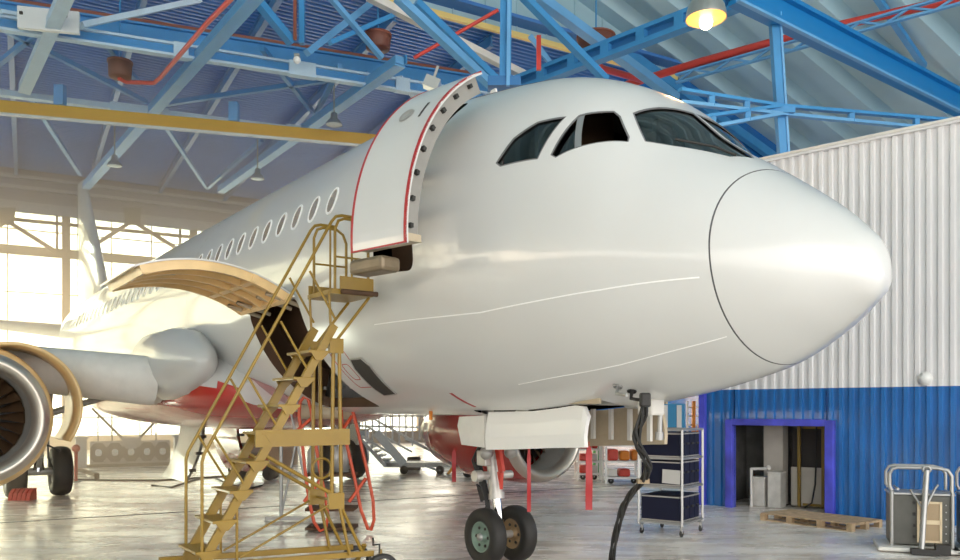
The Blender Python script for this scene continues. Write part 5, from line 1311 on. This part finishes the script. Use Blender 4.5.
for (x, y, Y, m_) in ((680, 96, 17.0, 'blue'), (682, 126, 17.0, 'blue'), (968, 127, 20.2, 'blue')):
    e = at(x, y, Y)
    part('lower_chord', t, m_, lambda m: m.bar(nd+Vector((0, 0, .09)), e+Vector((0, 0, .13)), .14, .07)); part('lower_chord', t, 'lightblue', lambda m: m.bar(nd-Vector((0, 0, .09)), e-Vector((0, 0, .13)), .14, .07))
    for f_ in (.35, .7): q0 = nd.lerp(e, f_); part('batten', t, m_, lambda m: m.box(q0, (.12, .12, .26)))
member('upper_brace', 'blue brace falling behind the big truss beam at the upper right', 'brace', at(876, -4, 22), at(924, 66, 24), .16, .16, 'blue')
member('upper_brace', 'dark blue brace at the far upper right corner', 'brace', at(912, -2, 22.5), at(972, 80, 25), .30, .2, 'brightblue')
a, b = hz(676, 79, 11.9), hz(990, -10, 11.9)
mb = MB(); n = 14
mb.bar(a+Vector((0, 0, .12)), b+Vector((0, 0, .12)), .12, .05); mb.bar(a-Vector((0, 0, .12)), b-Vector((0, 0, .12)), .12, .05)
for i in range(n): mb.bar(a.lerp(b, i/n)+Vector((0, 0, .12 if i % 2 else -.12)), a.lerp(b, (i+1)/n)+Vector((0, 0, -.12 if i % 2 else .12)), .06, .05)
tag(build('lattice_purlin', mb, 'lightblue'), 'pale lattice purlin running just below the red pipe at the right', 'purlin')
# sprinkler pipes
def pipe(pts, r, lab):
    mb = MB(); mb.tube(pts, r, 10); return tag(build('sprinkler_pipe', mb, 'redpipe'), lab, 'pipe')
pipe([hz(592, 59, 11.78), hz(594, 64, 11.7), hz(604, 69, 11.75), hz(642, 80, 12.1)], .095, 'short red pipe feeding the brown drum above the cockpit')
pipe([hz(626, 85, 12.2), hz(700, 62, 12.2), hz(810, 32, 12.2), hz(960, -2, 12.2)], .115, 'long red sprinkler pipe crossing the ribbed roof at the right')
pipe([hz(238, -8, 10.6), hz(208, 22, 10.6), hz(160, 78, 10.6), hz(154, 83, 10.6), hz(126, 82, 10.6), hz(119, 78.5, 10.59)], .055, 'thin red pipe bending round to the left brown drum')
pipe([at(498, 10, 21.5), at(414, 58, 21.5)], .05, 'thin red pipe slanting down behind the open service door')
# brown drums under the roof
for px, py, z, r, hh, lab in ((120, 78, 10.62, .30, .44, 'brown drum hanging at the left under the far roof'), (378, 50, 11.4, .34, .42, 'brown drum hanging above the open service door'), (596, 56, 11.9, .52, .56, 'large brown drum hanging above the cockpit roof')):
    p = hz(px, py, z); t = trs('heater_drum', lab, 'drum', p)
    part('shell', t, 'drum', lambda m: m.lathe([(0, .001), (0, r*.82), (.03, r*.92), (hh-.04, r), (hh, r*.96), (hh, .001)], p, (0, 0, 1), 28))
    part('rim', t, 'rust', lambda m: m.lathe([(hh-.06, r), (hh-.06, r*1.05), (hh-.01, r*1.05), (hh-.01, r)], p, (0, 0, 1), 28))
    part('hanger_rod', t, 'blue', lambda m: m.tube([p+Vector((0, 0, hh)), p+Vector((0, 0, hh+1.6))], .025, 6))
# lamps
def lamp(px, py, z, r, lab, lit=False, top=1.0):
    p = hz(px, py, z); t = trs('high_bay_lamp', lab, 'lamp', p)
    if r > .3: prof = [(0, r), (.03, r), (.10, r*.98), (.22, r*.9), (.34, r*.72), (.42, r*.45), (.46, r*.22), (.46, .001)]
    else: prof = [(0, r), (.02, r), (.10, r*.80), (.16, r*.55), (.18, r*.42), (.34, r*.40), (.36, r*.2), (.36, .001)]
    part('shade', t, 'lampshell', lambda m: m.lathe(prof, p, (0, 0, 1), 28))
    gl = part('lens', t, 'bulb' if lit else 'lampoff', lambda m: m.lathe([(.01, r*.96), (-.01, r*.7), (-.015, .001)], p, (0, 0, 1), 28))
    if lit: part('lamp_bulb', t, 'bulbcore', lambda m: m.sphere(p+Vector((0, 0, -.07)), r*.33, 8))
    part('stem', t, 'greymetal', lambda m: m.tube([p+Vector((0, 0, prof[-1][0])), p+Vector((0, 0, prof[-1][0]+top))], .025, 6))
    if lit:
        l = bpy.data.lights.new('lamp_light', 'POINT'); l.energy = 25; l.color = (1, .62, .25); l.shadow_soft_size = .2; lo = bpy.data.objects.new('lamp_light', l); COL.objects.link(lo); lo.location = p-Vector((0, 0, .35))
lamp(706, 19, 9.3, .375, 'large lit lamp glowing orange at the top right of centre', True, 1.6)
lamp(114.5, 166, 9.9, .23, 'small bell lamp hanging from the left pale beam below the crane girder')
lamp(257.5, 179, 9.9, .23, 'small bell lamp hanging from the right pale beam over the fuselage')
lamp(334, 125, 10.3, .24, 'small bell lamp beside the crane girder end near the service door')
p = at(432, 84, 16); t = trs('floodlight', 'grey boxy floodlight peeking up behind the open service door', 'lamp', p)
part('housing', t, 'lampshell', lambda m: m.box(p, (.30, .25, .22), Matrix.Rotation(.4, 3, 'Y'))); part('bracket', t, 'greymetal', lambda m: m.bar(p, at(438, 66, 16), .05))
p = at(297, 60, 19.3); t = trs('beacon_lamp', 'tiny round pink lamp under the white chord near its middle joint', 'lamp', p)
part('globe', t, 'lampoff', lambda m: m.sphere(p, .09, 8)); part('cap', t, 'greymetal', lambda m: m.box(p+Vector((0, 0, .11)), (.12, .12, .06)))

# ------------------------------------------------------------------ warm-tinted haze volume added for the glow at the far left
m = bpy.data.materials.new('warm_glow_haze'); m.use_nodes = True; nt = m.node_tree
for n in list(nt.nodes):
    if n.type != 'OUTPUT_MATERIAL': nt.nodes.remove(n)
vs_ = nt.nodes.new('ShaderNodeVolumeScatter'); vs_.inputs['Color'].default_value = (1, .72, .54, 1); vs_.inputs['Density'].default_value = .055; vs_.inputs['Anisotropy'].default_value = .45
nt.links.new(vs_.outputs[0], nt.nodes['Material Output'].inputs['Volume'])
M['haze'] = m
ur_ = fw(285, 300).dot(D1)
mb = MB(); ul = wu-26.5; v0_ = 18.5
mb.box(D((ul+ur_)/2, (v0_+wv-.3)/2, 5.6), (ur_-ul, wv-.3-v0_, 11.2), Rw)
tag(build('haze', mb, 'haze'), 'warm tinted haze added for the glow in the far left of the hangar', 'haze', kind='stuff')

# ------------------------------------------------------------------ light, sky, camera
w = bpy.data.worlds.new('World'); S.world = w; w.use_nodes = True; nt = w.node_tree; bg = nt.nodes['Background']
tc = nt.nodes.new('ShaderNodeTexCoord'); nrm = nt.nodes.new('ShaderNodeVectorMath'); nrm.operation = 'DOT_PRODUCT'
SUN = Vector((-.80, .60, .30)).normalized()
nrm.inputs[1].default_value = SUN
nt.links.new(tc.outputs['Generated'], nrm.inputs[0])
rp = nt.nodes.new('ShaderNodeValToRGB'); e = rp.color_ramp.elements
e[0].position = 0.; e[0].color = (1, .965, .925, 1); e[1].position = 1.; e[1].color = (1, .62, .30, 1)
x = e.new(.62); x.color = (1, .94, .86, 1); x = e.new(.86); x.color = (1, .81, .58, 1)
mr = nt.nodes.new('ShaderNodeMapRange'); mr.inputs['From Min'].default_value = -1; nt.links.new(nrm.outputs['Value'], mr.inputs['Value'])
nt.links.new(mr.outputs[0], rp.inputs[0]); nt.links.new(rp.outputs[0], bg.inputs['Color'])
st = nt.nodes.new('ShaderNodeMapRange'); st.inputs['From Min'].default_value = .3; st.inputs['From Max'].default_value = 1; st.inputs['To Min'].default_value = 3.05; st.inputs['To Max'].default_value = 9.0
nt.links.new(nrm.outputs['Value'], st.inputs['Value']); nt.links.new(st.outputs[0], bg.inputs['Strength'])
L = bpy.data.lights.new('sun', 'SUN'); L.energy = 7.0; L.color = (1, .70, .42); L.angle = .02
lo_ = bpy.data.objects.new('sun', L); COL.objects.link(lo_); lo_.rotation_euler = (-SUN).to_track_quat('-Z', 'Y').to_euler()
cam = bpy.data.cameras.new('camera'); co = bpy.data.objects.new('camera', cam); COL.objects.link(co)
co.location = (0, 0, H); co.rotation_euler = (PI/2, 0, 0)
cam.sensor_width = 36; cam.lens = F/960*36; cam.shift_y = (YH-280)/960; cam.clip_end = 300
S.camera = co
S.view_settings.view_transform = 'Standard'; S.view_settings.look = 'None'; S.view_settings.exposure = 0.44; S.view_settings.gamma = 1; S.view_settings.use_curve_mapping = False
S.cycles.max_bounces = 10; S.cycles.diffuse_bounces = 5; S.cycles.transparent_max_bounces = 16
S.cycles.use_denoising = True
S.cycles.sample_clamp_indirect = 8
